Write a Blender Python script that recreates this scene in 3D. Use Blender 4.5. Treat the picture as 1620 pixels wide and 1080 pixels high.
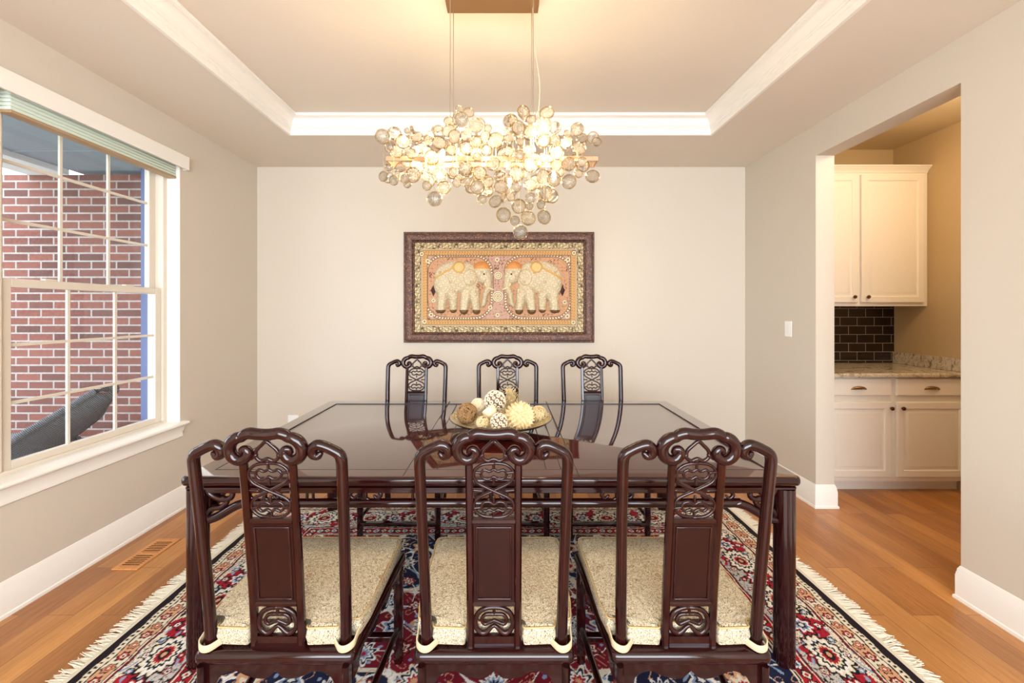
import bpy, bmesh, math, random
import numpy as np
from mathutils import Vector, Matrix
random.seed(7)
PI = math.pi
for o in list(bpy.data.objects): bpy.data.objects.remove(o)
SC = bpy.context.scene
COL = SC.collection

# ------------------------------------------------------------------ camera
F = 650.0                       # focal length in pixels at 1620 wide
CZ = 1.405
cam = bpy.data.cameras.new('camera'); camo = bpy.data.objects.new('camera', cam); COL.objects.link(camo)
cam.sensor_width = 36.0; cam.sensor_fit = 'HORIZONTAL'; cam.lens = F / 1620 * 36
cam.shift_x = 9 / 1620; cam.shift_y = -48 / 1620
cam.clip_start = 0.02
camo.location = (0, 0, CZ); camo.rotation_euler = (PI / 2, 0, 0)
SC.camera = camo
SC.view_settings.view_transform = 'Standard'; SC.view_settings.look = 'None'
SC.view_settings.gamma = 1.0; SC.view_settings.exposure = 0.3
try: SC.view_settings.use_curve_mapping = False
except Exception: pass

# ------------------------------------------------------------------ world and big lights
w = bpy.data.worlds.new('sky'); SC.world = w; w.use_nodes = True
wn = w.node_tree.nodes; wl = w.node_tree.links
bg = wn['Background']; bg.inputs[0].default_value = (0.80, 0.90, 1.0, 1); bg.inputs[1].default_value = 6.0

def area_light(name, loc, rot, sx, sy, power, color):
    l = bpy.data.lights.new(name, 'AREA'); l.shape = 'RECTANGLE'; l.size = sx; l.size_y = sy
    l.energy = power; l.color = color
    o = bpy.data.objects.new(name, l); COL.objects.link(o); o.location = loc; o.rotation_euler = rot
    return o
# added soft fill light behind the camera, standing in for unseen windows
area_light('front_fill', (0.1, -2.9, 1.75), (PI / 2, 0, 0), 3.6, 2.0, 182, (0.86, 0.925, 1.0))

def point_light(name, loc, power, color, r=0.05, parent=None):
    l = bpy.data.lights.new(name, 'POINT'); l.energy = power; l.color = color; l.shadow_soft_size = r
    o = bpy.data.objects.new(name, l); COL.objects.link(o); o.location = loc
    if parent: o.parent = parent
    return o

# ------------------------------------------------------------------ materials
def lin(c):
    return tuple(((v / 255) / 12.92 if v / 255 <= 0.04045 else ((v / 255 + 0.055) / 1.055) ** 2.4) for v in c)
def rgba(c): return (*lin(c), 1.0)

class M:
    def __init__(s, name, color=(200, 200, 200), rough=0.5, metal=0.0, spec=0.5, coat=0.0, ior=None):
        s.m = bpy.data.materials.new(name); s.m.use_nodes = True
        s.n = s.m.node_tree.nodes; s.l = s.m.node_tree.links
        s.b = s.n['Principled BSDF']
        s.b.inputs['Base Color'].default_value = rgba(color)
        s.b.inputs['Roughness'].default_value = rough
        s.b.inputs['Metallic'].default_value = metal
        s.b.inputs['Specular IOR Level'].default_value = spec
        if ior: s.b.inputs['IOR'].default_value = ior
        if coat:
            s.b.inputs['Coat Weight'].default_value = coat; s.b.inputs['Coat Roughness'].default_value = 0.05
    def node(s, t, **kw):
        n = s.n.new(t)
        for k, v in kw.items():
            if k.startswith('i_'): n.inputs[k[2:].replace('_', ' ')].default_value = v
            else: setattr(n, k, v)
        return n
    def link(s, a, b): s.l.new(a, b)
    def coords(s, scale=(1, 1, 1), rot=(0, 0, 0), loc=(0, 0, 0), kind='Object'):
        t = s.node('ShaderNodeTexCoord'); m = s.node('ShaderNodeMapping')
        m.inputs['Scale'].default_value = scale; m.inputs['Rotation'].default_value = rot; m.inputs['Location'].default_value = loc
        s.link(t.outputs[kind], m.inputs[0]); return m.outputs[0]
    def noise(s, vec, scale, detail=4, rough=0.55, dist=0.0):
        n = s.node('ShaderNodeTexNoise'); n.inputs['Scale'].default_value = scale; n.inputs['Detail'].default_value = detail
        n.inputs['Roughness'].default_value = rough; n.inputs['Distortion'].default_value = dist
        if vec is not None: s.link(vec, n.inputs['Vector'])
        return n.outputs['Fac']
    def ramp(s, fac, stops, interp='LINEAR'):
        r = s.node('ShaderNodeValToRGB'); e = r.color_ramp.elements; r.color_ramp.interpolation = interp
        while len(e) > 1: e.remove(e[-1])
        e[0].position = stops[0][0]; e[0].color = rgba(stops[0][1])
        for p, c in stops[1:]:
            x = e.new(p); x.color = rgba(c)
        s.link(fac, r.inputs[0]); return r.outputs[0]
    def mix(s, fac, a, b, mode='MIX'):
        n = s.node('ShaderNodeMix', data_type='RGBA', blend_type=mode)
        for v, i in ((fac, 0), (a, 6), (b, 7)):
            if isinstance(v, (int, float)): n.inputs[i].default_value = v
            elif isinstance(v, tuple): n.inputs[i].default_value = v if len(v) == 4 else rgba(v)
            else: s.link(v, n.inputs[i])
        return n.outputs[2]
    def bump(s, h, strength=0.2, dist=0.002):
        b = s.node('ShaderNodeBump'); b.inputs['Strength'].default_value = strength; b.inputs['Distance'].default_value = dist
        s.link(h, b.inputs['Height']); s.link(b.outputs[0], s.b.inputs['Normal']); return s
    def color(s, c): s.link(c, s.b.inputs['Base Color']); return s

def m_paint(name, c, rough=0.6, amt=0.3):
    m = M(name, c, rough, spec=0.3)
    v = m.coords(); m.bump(m.noise(v, 220, 3), amt, 0.0006); return m
wall_m = m_paint('greige_wall_paint', (208, 198, 183), 0.75).m
ceil_m = m_paint('ceiling_paint', (224, 214, 199), 0.8).m
trim_m = m_paint('white_trim_paint', (240, 236, 228), 0.35, 0.08).m
vinyl_m = m_paint('window_vinyl', (218, 208, 192), 0.35, 0.05).m
cab_m = m_paint('cabinet_paint', (240, 232, 218), 0.38, 0.05).m

def m_wood_floor():
    m = M('maple_floorboards', rough=0.3)
    v = m.coords(rot=(0, 0, PI / 2))
    br = m.node('ShaderNodeTexBrick'); br.offset = 0.37; br.squash = 1
    br.inputs['Scale'].default_value = 1; br.inputs['Mortar Size'].default_value = 0.0019
    br.inputs['Mortar Smooth'].default_value = 0.3; br.inputs['Bias'].default_value = 0.1
    br.inputs['Brick Width'].default_value = 0.95; br.inputs['Row Height'].default_value = 0.125
    br.inputs['Color1'].default_value = rgba((218, 156, 88)); br.inputs['Color2'].default_value = rgba((154, 92, 42))
    br.inputs['Mortar'].default_value = rgba((104, 56, 24))
    m.link(v, br.inputs['Vector'])
    g = m.noise(m.coords(scale=(26, 1.6, 1)), 3.0, 6, 0.6, 0.7)
    gr = m.ramp(g, [(0.32, (176, 112, 60)), (0.5, (218, 158, 96)), (0.68, (236, 178, 116))])
    c = m.mix(0.30, br.outputs['Color'], gr)
    g2 = m.noise(m.coords(scale=(3, .6, 1)), 2.2, 3, 0.5, 0.4)
    c = m.mix(0.5, c, m.ramp(g2, [(0.35, (196, 186, 176)), (0.65, (255, 252, 246))]), 'MULTIPLY')
    fine = m.noise(m.coords(scale=(120, 4, 1)), 4, 3, 0.5)
    c = m.mix(0.22, c, m.ramp(fine, [(0.35, (150, 130, 110)), (0.6, (255, 255, 255))]), 'MULTIPLY')
    m.color(c); m.bump(br.outputs['Fac'], -0.25, 0.001)
    return m.m
floor_m = m_wood_floor()

def m_rosewood(name, c0, c1, rough=0.16, ior=1.7, coat=0.6):
    m = M(name, c0, rough, ior=ior, coat=coat)
    g = m.noise(m.coords(scale=(3, 14, 3)), 4, 5, 0.6, 0.8)
    m.color(m.ramp(g, [(0.35, c0), (0.7, c1)])); return m.m
rose_m = m_rosewood('polished_rosewood', (28, 5, 6), (42, 8, 8), 0.10, 1.45, 0.12)
rose_panel_m = m_rosewood('rosewood_panel', (28, 7, 7), (38, 10, 9), 0.28, 1.4, 0.0)
rose_top_m = m_rosewood('rosewood_table_top', (46, 9, 9), (74, 20, 15), 0.05, 1.9, 0.5)
groove_m = M('dark_groove', (26, 8, 8), 0.4).m

def m_brocade():
    m = M('gold_brocade', (190, 170, 130), 0.62, spec=0.35)
    v = m.coords()
    n1 = m.noise(v, 190, 3, 0.6, 2.2)
    base = m.ramp(n1, [(0.38, (66, 58, 44)), (0.45, (150, 138, 110)), (0.54, (210, 196, 168)), (0.7, (228, 216, 192))])
    vo = m.node('ShaderNodeTexVoronoi'); vo.inputs['Scale'].default_value = 11; m.link(m.coords(scale=(1, 1, .1)), vo.inputs['Vector'])
    wv = m.node('ShaderNodeMath', operation='SINE'); mu = m.node('ShaderNodeMath', operation='MULTIPLY'); mu.inputs[1].default_value = 58
    m.link(vo.outputs['Distance'], mu.inputs[0]); m.link(mu.outputs[0], wv.inputs[0])
    ring = m.ramp(wv.outputs[0], [(0.0, (0, 0, 0)), (0.55, (0, 0, 0)), (0.8, (255, 255, 255))])
    inside = m.ramp(vo.outputs['Distance'], [(0.25, (255, 255, 255)), (0.33, (0, 0, 0))])
    f = m.mix(1.0, ring, inside, 'MULTIPLY')
    vc = m.node('ShaderNodeSeparateColor'); m.link(vo.outputs['Color'], vc.inputs[0])
    f2 = m.mix(1.0, f, m.ramp(vc.outputs[0], [(0.5, (0, 0, 0)), (0.55, (215, 215, 215))]), 'MULTIPLY')
    c = m.mix(f2, base, (136, 104, 74))
    n2 = m.noise(v, 26, 2, 0.5, 0.5)
    c = m.mix(m.ramp(n2, [(0.62, (0, 0, 0)), (0.66, (120, 120, 120))]), c, (140, 92, 84))
    m.color(c); m.bump(n1, 0.35, 0.001); return m.m
brocade_m = m_brocade()
piping_m = M('tan_piping', (188, 160, 110), 0.5).m
strap_m = M('cream_strap', (204, 184, 148), 0.6).m

def m_attr(name, rough=0.8, bump=0.0, bscale=400, sheen=0):
    m = M(name, rough=rough, spec=0.2)
    a = m.node('ShaderNodeAttribute', attribute_name='Col'); c = a.outputs['Color']
    m.color(c)
    if bump: m.bump(m.noise(m.coords(), bscale, 3), bump, 0.002)
    return m.m
rug_m = m_attr('rug_pile', 0.9, 0.5, 380)
art_m = m_attr('embroidered_cloth', 0.55, 0.8, 260)

def m_brick():
    m = M('outdoor_brick', rough=0.85, spec=0.2)
    t = m.node('ShaderNodeTexCoord'); s = m.node('ShaderNodeSeparateXYZ'); c = m.node('ShaderNodeCombineXYZ')
    m.link(t.outputs['Object'], s.inputs[0]); m.link(s.outputs[0], c.inputs[0]); m.link(s.outputs[2], c.inputs[1])
    br = m.node('ShaderNodeTexBrick'); br.offset = 0.5
    for k, v in (('Scale', 1), ('Mortar Size', 0.0068), ('Mortar Smooth', 0.1), ('Bias', -0.25), ('Brick Width', 0.213), ('Row Height', 0.0677)):
        br.inputs[k].default_value = v
    br.inputs['Color1'].default_value = rgba((140, 88, 76)); br.inputs['Color2'].default_value = rgba((92, 66, 62)); br.inputs['Mortar'].default_value = rgba((176, 166, 158))
    m.link(c.outputs[0], br.inputs['Vector'])
    n = m.noise(c.outputs[0], 40, 4)
    col = m.mix(0.45, br.outputs['Color'], m.ramp(n, [(0.3, (170, 160, 160)), (0.7, (255, 250, 245))]), 'MULTIPLY')
    m.color(col); m.bump(br.outputs['Fac'], -0.6, 0.006); return m.m
brick_m = m_brick()

def m_tile():
    m = M('black_subway_tile', rough=0.12, spec=0.5)
    t = m.node('ShaderNodeTexCoord'); s = m.node('ShaderNodeSeparateXYZ'); c = m.node('ShaderNodeCombineXYZ')
    m.link(t.outputs['Object'], s.inputs[0]); m.link(s.outputs[0], c.inputs[0]); m.link(s.outputs[2], c.inputs[1])
    br = m.node('ShaderNodeTexBrick'); br.offset = 0.5
    for k, v in (('Scale', 1), ('Mortar Size', 0.0016), ('Mortar Smooth', 0.1), ('Brick Width', 0.157), ('Row Height', 0.0794)):
        br.inputs[k].default_value = v
    br.inputs['Color1'].default_value = rgba((30, 17, 15)); br.inputs['Color2'].default_value = rgba((40, 24, 20)); br.inputs['Mortar'].default_value = rgba((176, 160, 140))
    m.link(c.outputs[0], br.inputs['Vector']); m.color(br.outputs['Color']); m.bump(br.outputs['Fac'], -0.4, 0.002)
    return m.m
tile_m = m_tile()

def m_granite():
    m = M('veined_granite', rough=0.15)
    v = m.coords(scale=(1, 2.2, 1.5)); n = m.noise(v, 7, 8, 0.65, 1.8)
    c = m.ramp(n, [(0.30, (96, 82, 68)), (0.42, (176, 160, 136)), (0.52, (222, 208, 182)), (0.62, (190, 176, 152)), (0.74, (236, 226, 206))])
    n2 = m.noise(m.coords(), 120, 3); c = m.mix(0.4, c, m.ramp(n2, [(0.35, (120, 104, 88)), (0.5, (255, 255, 255))]), 'MULTIPLY')
    m.color(c); return m.m
granite_m = m_granite()

bronze_m = M('oil_bronze', (92, 52, 34), 0.32, metal=0.9).m
brass_m = M('antique_brass', (150, 122, 82), 0.28, metal=1.0).m
bar_m = M('pale_champagne_bar', (176, 144, 112), 0.4, metal=0.5).m
canopy_m = M('brushed_champagne_metal', (176, 142, 104), 0.38, metal=0.85).m
wire_m = M('steel_wire', (186, 178, 164), 0.3, metal=0.9).m
plate_m = M('plate_plastic', (240, 238, 234), 0.35).m
shade_m = M('cellular_shade_fabric', (214, 226, 212), 0.8)
shade_m.b.inputs['Subsurface Weight'].default_value = 0.0
shade_m.bump(shade_m.noise(shade_m.coords(), 60, 2), 0.2, 0.002); shade_m = shade_m.m
rail_m = M('tan_shade_rail', (170, 142, 108), 0.5).m
ext_trim_m = M('slate_blue_trim', (84, 92, 130), 0.6).m
porch_m = M('porch_ceiling_paint', (142, 150, 156), 0.8).m
beam_m = M('porch_beam_paint', (226, 226, 224), 0.7).m
deck_m = M('porch_concrete', (170, 166, 160), 0.9).m

def m_glass(name):
    m = bpy.data.materials.new(name); m.use_nodes = True; n = m.node_tree.nodes; l = m.node_tree.links
    out = n['Material Output']; n.remove(n['Principled BSDF'])
    tr = n.new('ShaderNodeBsdfTransparent'); tr.inputs[0].default_value = (0.93, 0.95, 0.97, 1)
    gl = n.new('ShaderNodeBsdfGlossy'); gl.inputs['Roughness'].default_value = 0.02
    lw = n.new('ShaderNodeLayerWeight'); lw.inputs[0].default_value = 0.5
    pw = n.new('ShaderNodeMath'); pw.operation = 'POWER'; pw.inputs[1].default_value = 5; l.new(lw.outputs['Facing'], pw.inputs[0])
    ma = n.new('ShaderNodeMath'); ma.operation = 'MULTIPLY_ADD'; ma.inputs[1].default_value = 0.6; ma.inputs[2].default_value = 0.03; l.new(pw.outputs[0], ma.inputs[0])
    mx = n.new('ShaderNodeMixShader'); l.new(ma.outputs[0], mx.inputs[0]); l.new(tr.outputs[0], mx.inputs[1]); l.new(gl.outputs[0], mx.inputs[2])
    l.new(mx.outputs[0], out.inputs[0]); return m
pane_m = m_glass('window_glass')

def m_disc(name, milk, clear=(0.995, 0.99, 0.98)):
    m = bpy.data.materials.new(name); m.use_nodes = True; n = m.node_tree.nodes; l = m.node_tree.links
    out = n['Material Output']; n.remove(n['Principled BSDF'])
    tc = n.new('ShaderNodeTexCoord'); ns = n.new('ShaderNodeTexNoise'); ns.inputs['Scale'].default_value = 2.6
    ns.inputs['Detail'].default_value = 2; ns.inputs['Distortion'].default_value = 3.5; l.new(tc.outputs['Object'], ns.inputs['Vector'])
    bp = n.new('ShaderNodeBump'); bp.inputs['Strength'].default_value = 1.0; bp.inputs['Distance'].default_value = 0.35
    l.new(ns.outputs['Fac'], bp.inputs['Height'])
    tr = n.new('ShaderNodeBsdfTransparent'); tr.inputs[0].default_value = (*clear, 1)
    tl = n.new('ShaderNodeBsdfTranslucent'); tl.inputs[0].default_value = (0.78, 0.77, 0.74, 1); l.new(bp.outputs[0], tl.inputs['Normal'])
    df = n.new('ShaderNodeBsdfDiffuse'); df.inputs[0].default_value = (0.88, 0.86, 0.83, 1); l.new(bp.outputs[0], df.inputs['Normal'])
    gl = n.new('ShaderNodeBsdfGlossy'); gl.inputs['Roughness'].default_value = 0.12; l.new(bp.outputs[0], gl.inputs['Normal'])
    lw = n.new('ShaderNodeLayerWeight'); lw.inputs[0].default_value = 0.35; l.new(bp.outputs[0], lw.inputs['Normal'])
    a = n.new('ShaderNodeMixShader'); a.inputs[0].default_value = 0.45; l.new(tl.outputs[0], a.inputs[1]); l.new(df.outputs[0], a.inputs[2])
    rp = n.new('ShaderNodeValToRGB'); rp.color_ramp.elements[0].position = 0.42; rp.color_ramp.elements[1].position = 0.58
    rp.color_ramp.elements[0].color = (milk * 0.4,) * 3 + (1,); rp.color_ramp.elements[1].color = (min(1, milk * 1.7),) * 3 + (1,)
    l.new(ns.outputs['Fac'], rp.inputs[0])
    b = n.new('ShaderNodeMixShader'); l.new(rp.outputs[0], b.inputs[0]); l.new(tr.outputs[0], b.inputs[1]); l.new(a.outputs[0], b.inputs[2])
    mf = n.new('ShaderNodeMath'); mf.operation = 'MULTIPLY'; mf.inputs[1].default_value = 0.55; l.new(lw.outputs['Facing'], mf.inputs[0])
    c = n.new('ShaderNodeMixShader'); l.new(mf.outputs[0], c.inputs[0]); l.new(b.outputs[0], c.inputs[1]); l.new(gl.outputs[0], c.inputs[2])
    l.new(c.outputs[0], out.inputs[0]); return m
disc_m = m_disc('swirled_glass', 0.34)

def m_rim():
    m = bpy.data.materials.new('glass_rim'); m.use_nodes = True; n = m.node_tree.nodes; l = m.node_tree.links
    out = n['Material Output']; n.remove(n['Principled BSDF'])
    tr = n.new('ShaderNodeBsdfTransparent'); tr.inputs[0].default_value = (0.72, 0.64, 0.50, 1)
    gl = n.new('ShaderNodeBsdfGlossy'); gl.inputs['Roughness'].default_value = 0.08; gl.inputs[0].default_value = (1, .95, .86, 1)
    lw = n.new('ShaderNodeLayerWeight'); lw.inputs[0].default_value = 0.4
    c = n.new('ShaderNodeMixShader'); l.new(lw.outputs['Facing'], c.inputs[0]); l.new(tr.outputs[0], c.inputs[1]); l.new(gl.outputs[0], c.inputs[2])
    l.new(c.outputs[0], out.inputs[0]); return m
rim_m = m_rim()

def m_emit(name, col, strength):
    m = bpy.data.materials.new(name); m.use_nodes = True; n = m.node_tree.nodes
    b = n['Principled BSDF']; b.inputs['Emission Color'].default_value = (*col, 1); b.inputs['Emission Strength'].default_value = strength
    return m
bulb_m = m_emit('lit_bulb', (1, 0.84, 0.62), 18)

# ------------------------------------------------------------------ mesh helpers
class G:
    def __init__(s): s.v = []; s.f = []; s.mi = []; s.cur = 0
    def add(s, vs, fs):
        b = len(s.v); s.v.extend([tuple(p) for p in vs]); s.f.extend([tuple(i + b for i in f) for f in fs]); s.mi.extend([s.cur] * len(fs)); return s
    def box(s, x0, x1, y0, y1, z0, z1):
        return s.add([(x0, y0, z0), (x1, y0, z0), (x1, y1, z0), (x0, y1, z0), (x0, y0, z1), (x1, y0, z1), (x1, y1, z1), (x0, y1, z1)],
                     [(0, 3, 2, 1), (4, 5, 6, 7), (0, 1, 5, 4), (1, 2, 6, 5), (2, 3, 7, 6), (3, 0, 4, 7)])
    def sweep(s, pts, sec, rad=None, closed=False, ref=(0, 1, 0), cap=True):
        """sweep a 2-D section (list of (a,b)) along pts; rad = scale per point; ref = preferred second axis"""
        P = [Vector(p) for p in pts]; n = len(P); k = len(sec)
        rad = rad or [1.0] * n; rings = []
        ref = Vector(ref); prev = None
        for i in range(n):
            if closed: t = P[(i + 1) % n] - P[i - 1]
            else: t = P[min(i + 1, n - 1)] - P[max(i - 1, 0)]
            t.normalize()
            q = ref if prev is None else prev
            b = q - t * q.dot(t)
            if b.length < 1e-5: b = t.orthogonal()
            b.normalize(); a = b.cross(t); prev = b if ref.length < .5 else ref
            rings.append([P[i] + a * (u * rad[i]) + b * (v * rad[i]) for u, v in sec])
        vs = [v for r in rings for v in r]; fs = []
        m = n if closed else n - 1
        for i in range(m):
            for j in range(k):
                a0 = i * k + j; a1 = i * k + (j + 1) % k; b0 = ((i + 1) % n) * k + j; b1 = ((i + 1) % n) * k + (j + 1) % k
                fs.append((a0, a1, b1, b0))
        if cap and not closed:
            fs.append(tuple(range(k))[::-1]); fs.append(tuple((n - 1) * k + j for j in range(k)))
        return s.add(vs, fs)
    def tube(s, pts, r, n=10, closed=False, sm=4, ref=(0, 1, 0), round_end=True):
        rs = r if isinstance(r, (list, tuple)) else [r] * len(pts)
        if sm: pts, rs = smooth(pts, rs, sm, closed)
        pts = [Vector(p) for p in pts]; rs = list(rs)
        if round_end and not closed:
            t0 = (pts[0] - pts[1]).normalized(); t1 = (pts[-1] - pts[-2]).normalized()
            r0, r1 = rs[0], rs[-1]
            A = [(pts[0] + t0 * r0 * math.sin(a), r0 * math.cos(a)) for a in (1.4, 1.0, 0.5)]
            B = [(pts[-1] + t1 * r1 * math.sin(a), r1 * math.cos(a)) for a in (0.5, 1.0, 1.4)]
            pts = [a[0] for a in A] + pts + [b[0] for b in B]; rs = [a[1] for a in A] + rs + [b[1] for b in B]
        sec = [(math.cos(2 * PI * i / n), math.sin(2 * PI * i / n)) for i in range(n)]
        return s.sweep(pts, sec, rs, closed, ref)
    def lathe(s, prof, c=(0, 0, 0), n=24, axis='z'):
        k = len(prof); vs = []; fs = []
        for i in range(n):
            a = 2 * PI * i / n
            for r, h in prof:
                if axis == 'z': vs.append((c[0] + r * math.cos(a), c[1] + r * math.sin(a), c[2] + h))
                elif axis == 'y': vs.append((c[0] + r * math.cos(a), c[1] + h, c[2] + r * math.sin(a)))
                else: vs.append((c[0] + h, c[1] + r * math.cos(a), c[2] + r * math.sin(a)))
        for i in range(n):
            for j in range(k - 1):
                a0 = i * k + j; b0 = ((i + 1) % n) * k + j
                fs.append((a0, b0, b0 + 1, a0 + 1))
        return s.add(vs, fs)
    def ball(s, c, r, nu=16, nv=10, sc=(1, 1, 1)):
        prof = [(max(1e-4, math.sin(PI * j / nv)), -math.cos(PI * j / nv)) for j in range(nv + 1)]
        k = len(prof); vs = []; fs = []
        for i in range(nu):
            a = 2 * PI * i / nu
            for q, h in prof: vs.append((c[0] + r * q * math.cos(a) * sc[0], c[1] + r * q * math.sin(a) * sc[1], c[2] + r * h * sc[2]))
        for i in range(nu):
            for j in range(k - 1):
                a0 = i * k + j; b0 = ((i + 1) % nu) * k + j
                fs.append((a0, b0, b0 + 1, a0 + 1))
        return s.add(vs, fs)
    def loops(s, rings, close_first=True, close_last=True, flip=False):
        k = len(rings[0]); vs = [p for r in rings for p in r]; fs = []
        for i in range(len(rings) - 1):
            for j in range(k):
                f = (i * k + j, i * k + (j + 1) % k, (i + 1) * k + (j + 1) % k, (i + 1) * k + j)
                fs.append(f[::-1] if flip else f)
        if close_first: fs.append(tuple(range(k)) if flip else tuple(range(k))[::-1])
        if close_last: fs.append(tuple((len(rings) - 1) * k + j for j in range(k)))
        return s.add(vs, fs)
    def xf(s, fn): s.v = [tuple(fn(Vector(p))) for p in s.v]; return s
    def build(s, name, mats, parent=None, bevel=0, smooth=False, angle=35, seg=2, recalc=True):
        me = bpy.data.meshes.new(name); me.from_pydata(s.v, [], s.f); me.update()
        if not isinstance(mats, (list, tuple)): mats = [mats]
        for m in mats: me.materials.append(m)
        if len(mats) > 1: me.polygons.foreach_set('material_index', s.mi)
        if recalc:
            b = bmesh.new(); b.from_mesh(me); bmesh.ops.recalc_face_normals(b, faces=b.faces); b.to_mesh(me); b.free()
        if smooth or bevel:
            me.polygons.foreach_set('use_smooth', [True] * len(me.polygons))
            if hasattr(me, 'set_sharp_from_angle'): me.set_sharp_from_angle(angle=math.radians(angle))
        o = bpy.data.objects.new(name, me); COL.objects.link(o)
        if parent: o.parent = parent
        if bevel:
            md = o.modifiers.new('bevel', 'BEVEL'); md.width = bevel; md.segments = seg; md.limit_method = 'ANGLE'; md.angle_limit = math.radians(40)
        return o

def smooth(pts, rs, m, closed):
    P = [Vector(p) for p in pts]; n = len(P); out = []; ro = []
    rng = n if closed else n - 1
    for i in range(rng):
        if closed: p0, p1, p2, p3 = P[i - 1], P[i], P[(i + 1) % n], P[(i + 2) % n]; r1, r2 = rs[i], rs[(i + 1) % n]
        else: p0, p1, p2, p3 = P[max(i - 1, 0)], P[i], P[i + 1], P[min(i + 2, n - 1)]; r1, r2 = rs[i], rs[i + 1]
        for j in range(m):
            t = j / m
            out.append(0.5 * ((2 * p1) + (p2 - p0) * t + (2 * p0 - 5 * p1 + 4 * p2 - p3) * t * t + (3 * p1 - p0 - 3 * p2 + p3) * t ** 3))
            ro.append(r1 + (r2 - r1) * t)
    if not closed: out.append(P[-1]); ro.append(rs[-1])
    return out, ro

def rect_sec(w, d, r=0.003):
    w /= 2; d /= 2
    return [(-w + r, -d), (w - r, -d), (w, -d + r), (w, d - r), (w - r, d), (-w + r, d), (-w, d - r), (-w, -d + r)]

def empty(name, loc=(0, 0, 0), rz=0):
    o = bpy.data.objects.new(name, None); COL.objects.link(o); o.location = loc; o.rotation_euler = (0, 0, rz); o.empty_display_size = 0.1; return o
def tag(o, label=None, cat=None, group=None, kind=None):
    if label: o['label'] = label
    if cat: o['category'] = cat
    if group: o['group'] = group
    if kind: o['kind'] = kind
    return o
def struct(o): o['kind'] = 'structure'; return o
def copy_tree(o, parent=None):
    c = o.copy(); COL.objects.link(c); c.parent = parent
    for ch in list(o.children): copy_tree(ch, c)
    return c

def grid_mesh(name, x0, x1, y0, y1, nx, ny, colfn, mat, to3d, parent=None, mask=None, hfn=None, smooth=False):
    xs = np.linspace(x0, x1, nx); ys = np.linspace(y0, y1, ny)
    X, Y = np.meshgrid(xs, ys); H = hfn(X, Y) if hfn else np.zeros_like(X)
    C = colfn(X, Y)
    V = to3d(X, Y, H).reshape(-1, 3)
    idx = np.arange(nx * ny).reshape(ny, nx)
    q = np.stack([idx[:-1, :-1], idx[:-1, 1:], idx[1:, 1:], idx[1:, :-1]], -1).reshape(-1, 4)
    if mask is not None:
        mk = mask(X, Y).reshape(-1); q = q[mk[q].any(axis=1)]
        used = np.unique(q); rm = -np.ones(nx * ny, int); rm[used] = np.arange(len(used)); q = rm[q]; V = V[used]; C = C.reshape(-1, 3)[used]
    me = bpy.data.meshes.new(name)
    me.vertices.add(len(V)); me.vertices.foreach_set('co', V.astype(np.float32).ravel())
    me.loops.add(q.size); me.loops.foreach_set('vertex_index', q.astype(np.int32).ravel())
    me.polygons.add(len(q)); me.polygons.foreach_set('loop_start', np.arange(0, q.size, 4, dtype=np.int32))
    me.update(calc_edges=True)
    ca = me.color_attributes.new('Col', 'FLOAT_COLOR', 'POINT')
    C4 = np.ones((len(V), 4), np.float32); C4[:, :3] = C.reshape(-1, 3); ca.data.foreach_set('color', C4.ravel())
    me.materials.append(mat); me.validate()
    if smooth: me.polygons.foreach_set('use_smooth', [True] * len(me.polygons))
    o = bpy.data.objects.new(name, me); COL.objects.link(o)
    if parent: o.parent = parent
    return o

# ------------------------------------------------------------------ room shell
XL, XR, YB = -2.31, 2.215, 3.81
YF = -2.6
HC = 2.74
TX0, TX1, TY0, TY1 = -1.653, 1.566, 0.62, 3.13      # tray opening
HT = 2.872                                          # tray ceiling
PX = 3.56; PYB = 3.78; PH = 2.89                    # butler's pantry
WT = 0.133
OY0, OY1, OZ = 2.002, 2.941, 2.518                  # cased opening
g = G(); g.box(XL - .24, PX + .15, YF, YB + .15, -0.12, 0); struct(g.build('floor', floor_m))

# left wall with twin window opening
WY0, WY1, WZ0, WZ1 = 0.83, 2.91, 0.60, 2.50
g = G()
g.box(XL - .24, XL, YF, WY0, 0, HT + .1).box(XL - .24, XL, WY1, YB + .15, 0, HT + .1).box(XL - .24, XL, WY0, WY1, 0, WZ0).box(XL - .24, XL, WY0, WY1, WZ1, HT + .1)
struct(g.build('wall_left', wall_m))
g = G(); g.box(XL, XR + WT, YB, YB + .15, 0, HT + .1); struct(g.build('wall_back', wall_m))
g = G()
g.box(XR, XR + WT, OY1, YB, 0, PH + .1).box(XR, XR + WT, OY0, OY1, OZ, PH + .1).box(XR, XR + WT, YF, OY0, 0, PH + .1)
struct(g.build('wall_right', wall_m))
# front end of the house behind the camera: wall left open for the added fill light
g = G(); g.box(XL, -1.9, YF - .15, YF, 0, HC).box(2.0, XR, YF - .15, YF, 0, HC).box(-1.9, 2.0, YF - .15, YF, 2.55, HC).box(-1.9, 2.0, YF - .15, YF, 0, .5)
struct(g.build('wall_front', wall_m))
# dropped ceiling ring
g = G()
g.box(XL, TX0, YF, YB, HC, HC + .1).box(TX1, XR, YF, YB, HC, HC + .1).box(TX0, TX1, TY1, YB, HC, HC + .1).box(TX0, TX1, YF, TY0, HC, HC + .1)
struct(g.build('ceiling', ceil_m))
g = G(); g.box(TX0 - .1, TX1 + .1, TY0 - .1, TY1 + .1, HT, HT + .08); struct(g.build('ceiling', ceil_m))
g = G(); g.box(TX0 - .06, TX0, TY0, TY1, HC + .1, HT).box(TX1, TX1 + .06, TY0, TY1, HC + .1, HT).box(TX0, TX1, TY1, TY1 + .06, HC + .1, HT).box(TX0, TX1, TY0 - .06, TY0, HC + .1, HT)
struct(g.build('trim_2', ceil_m))
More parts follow.
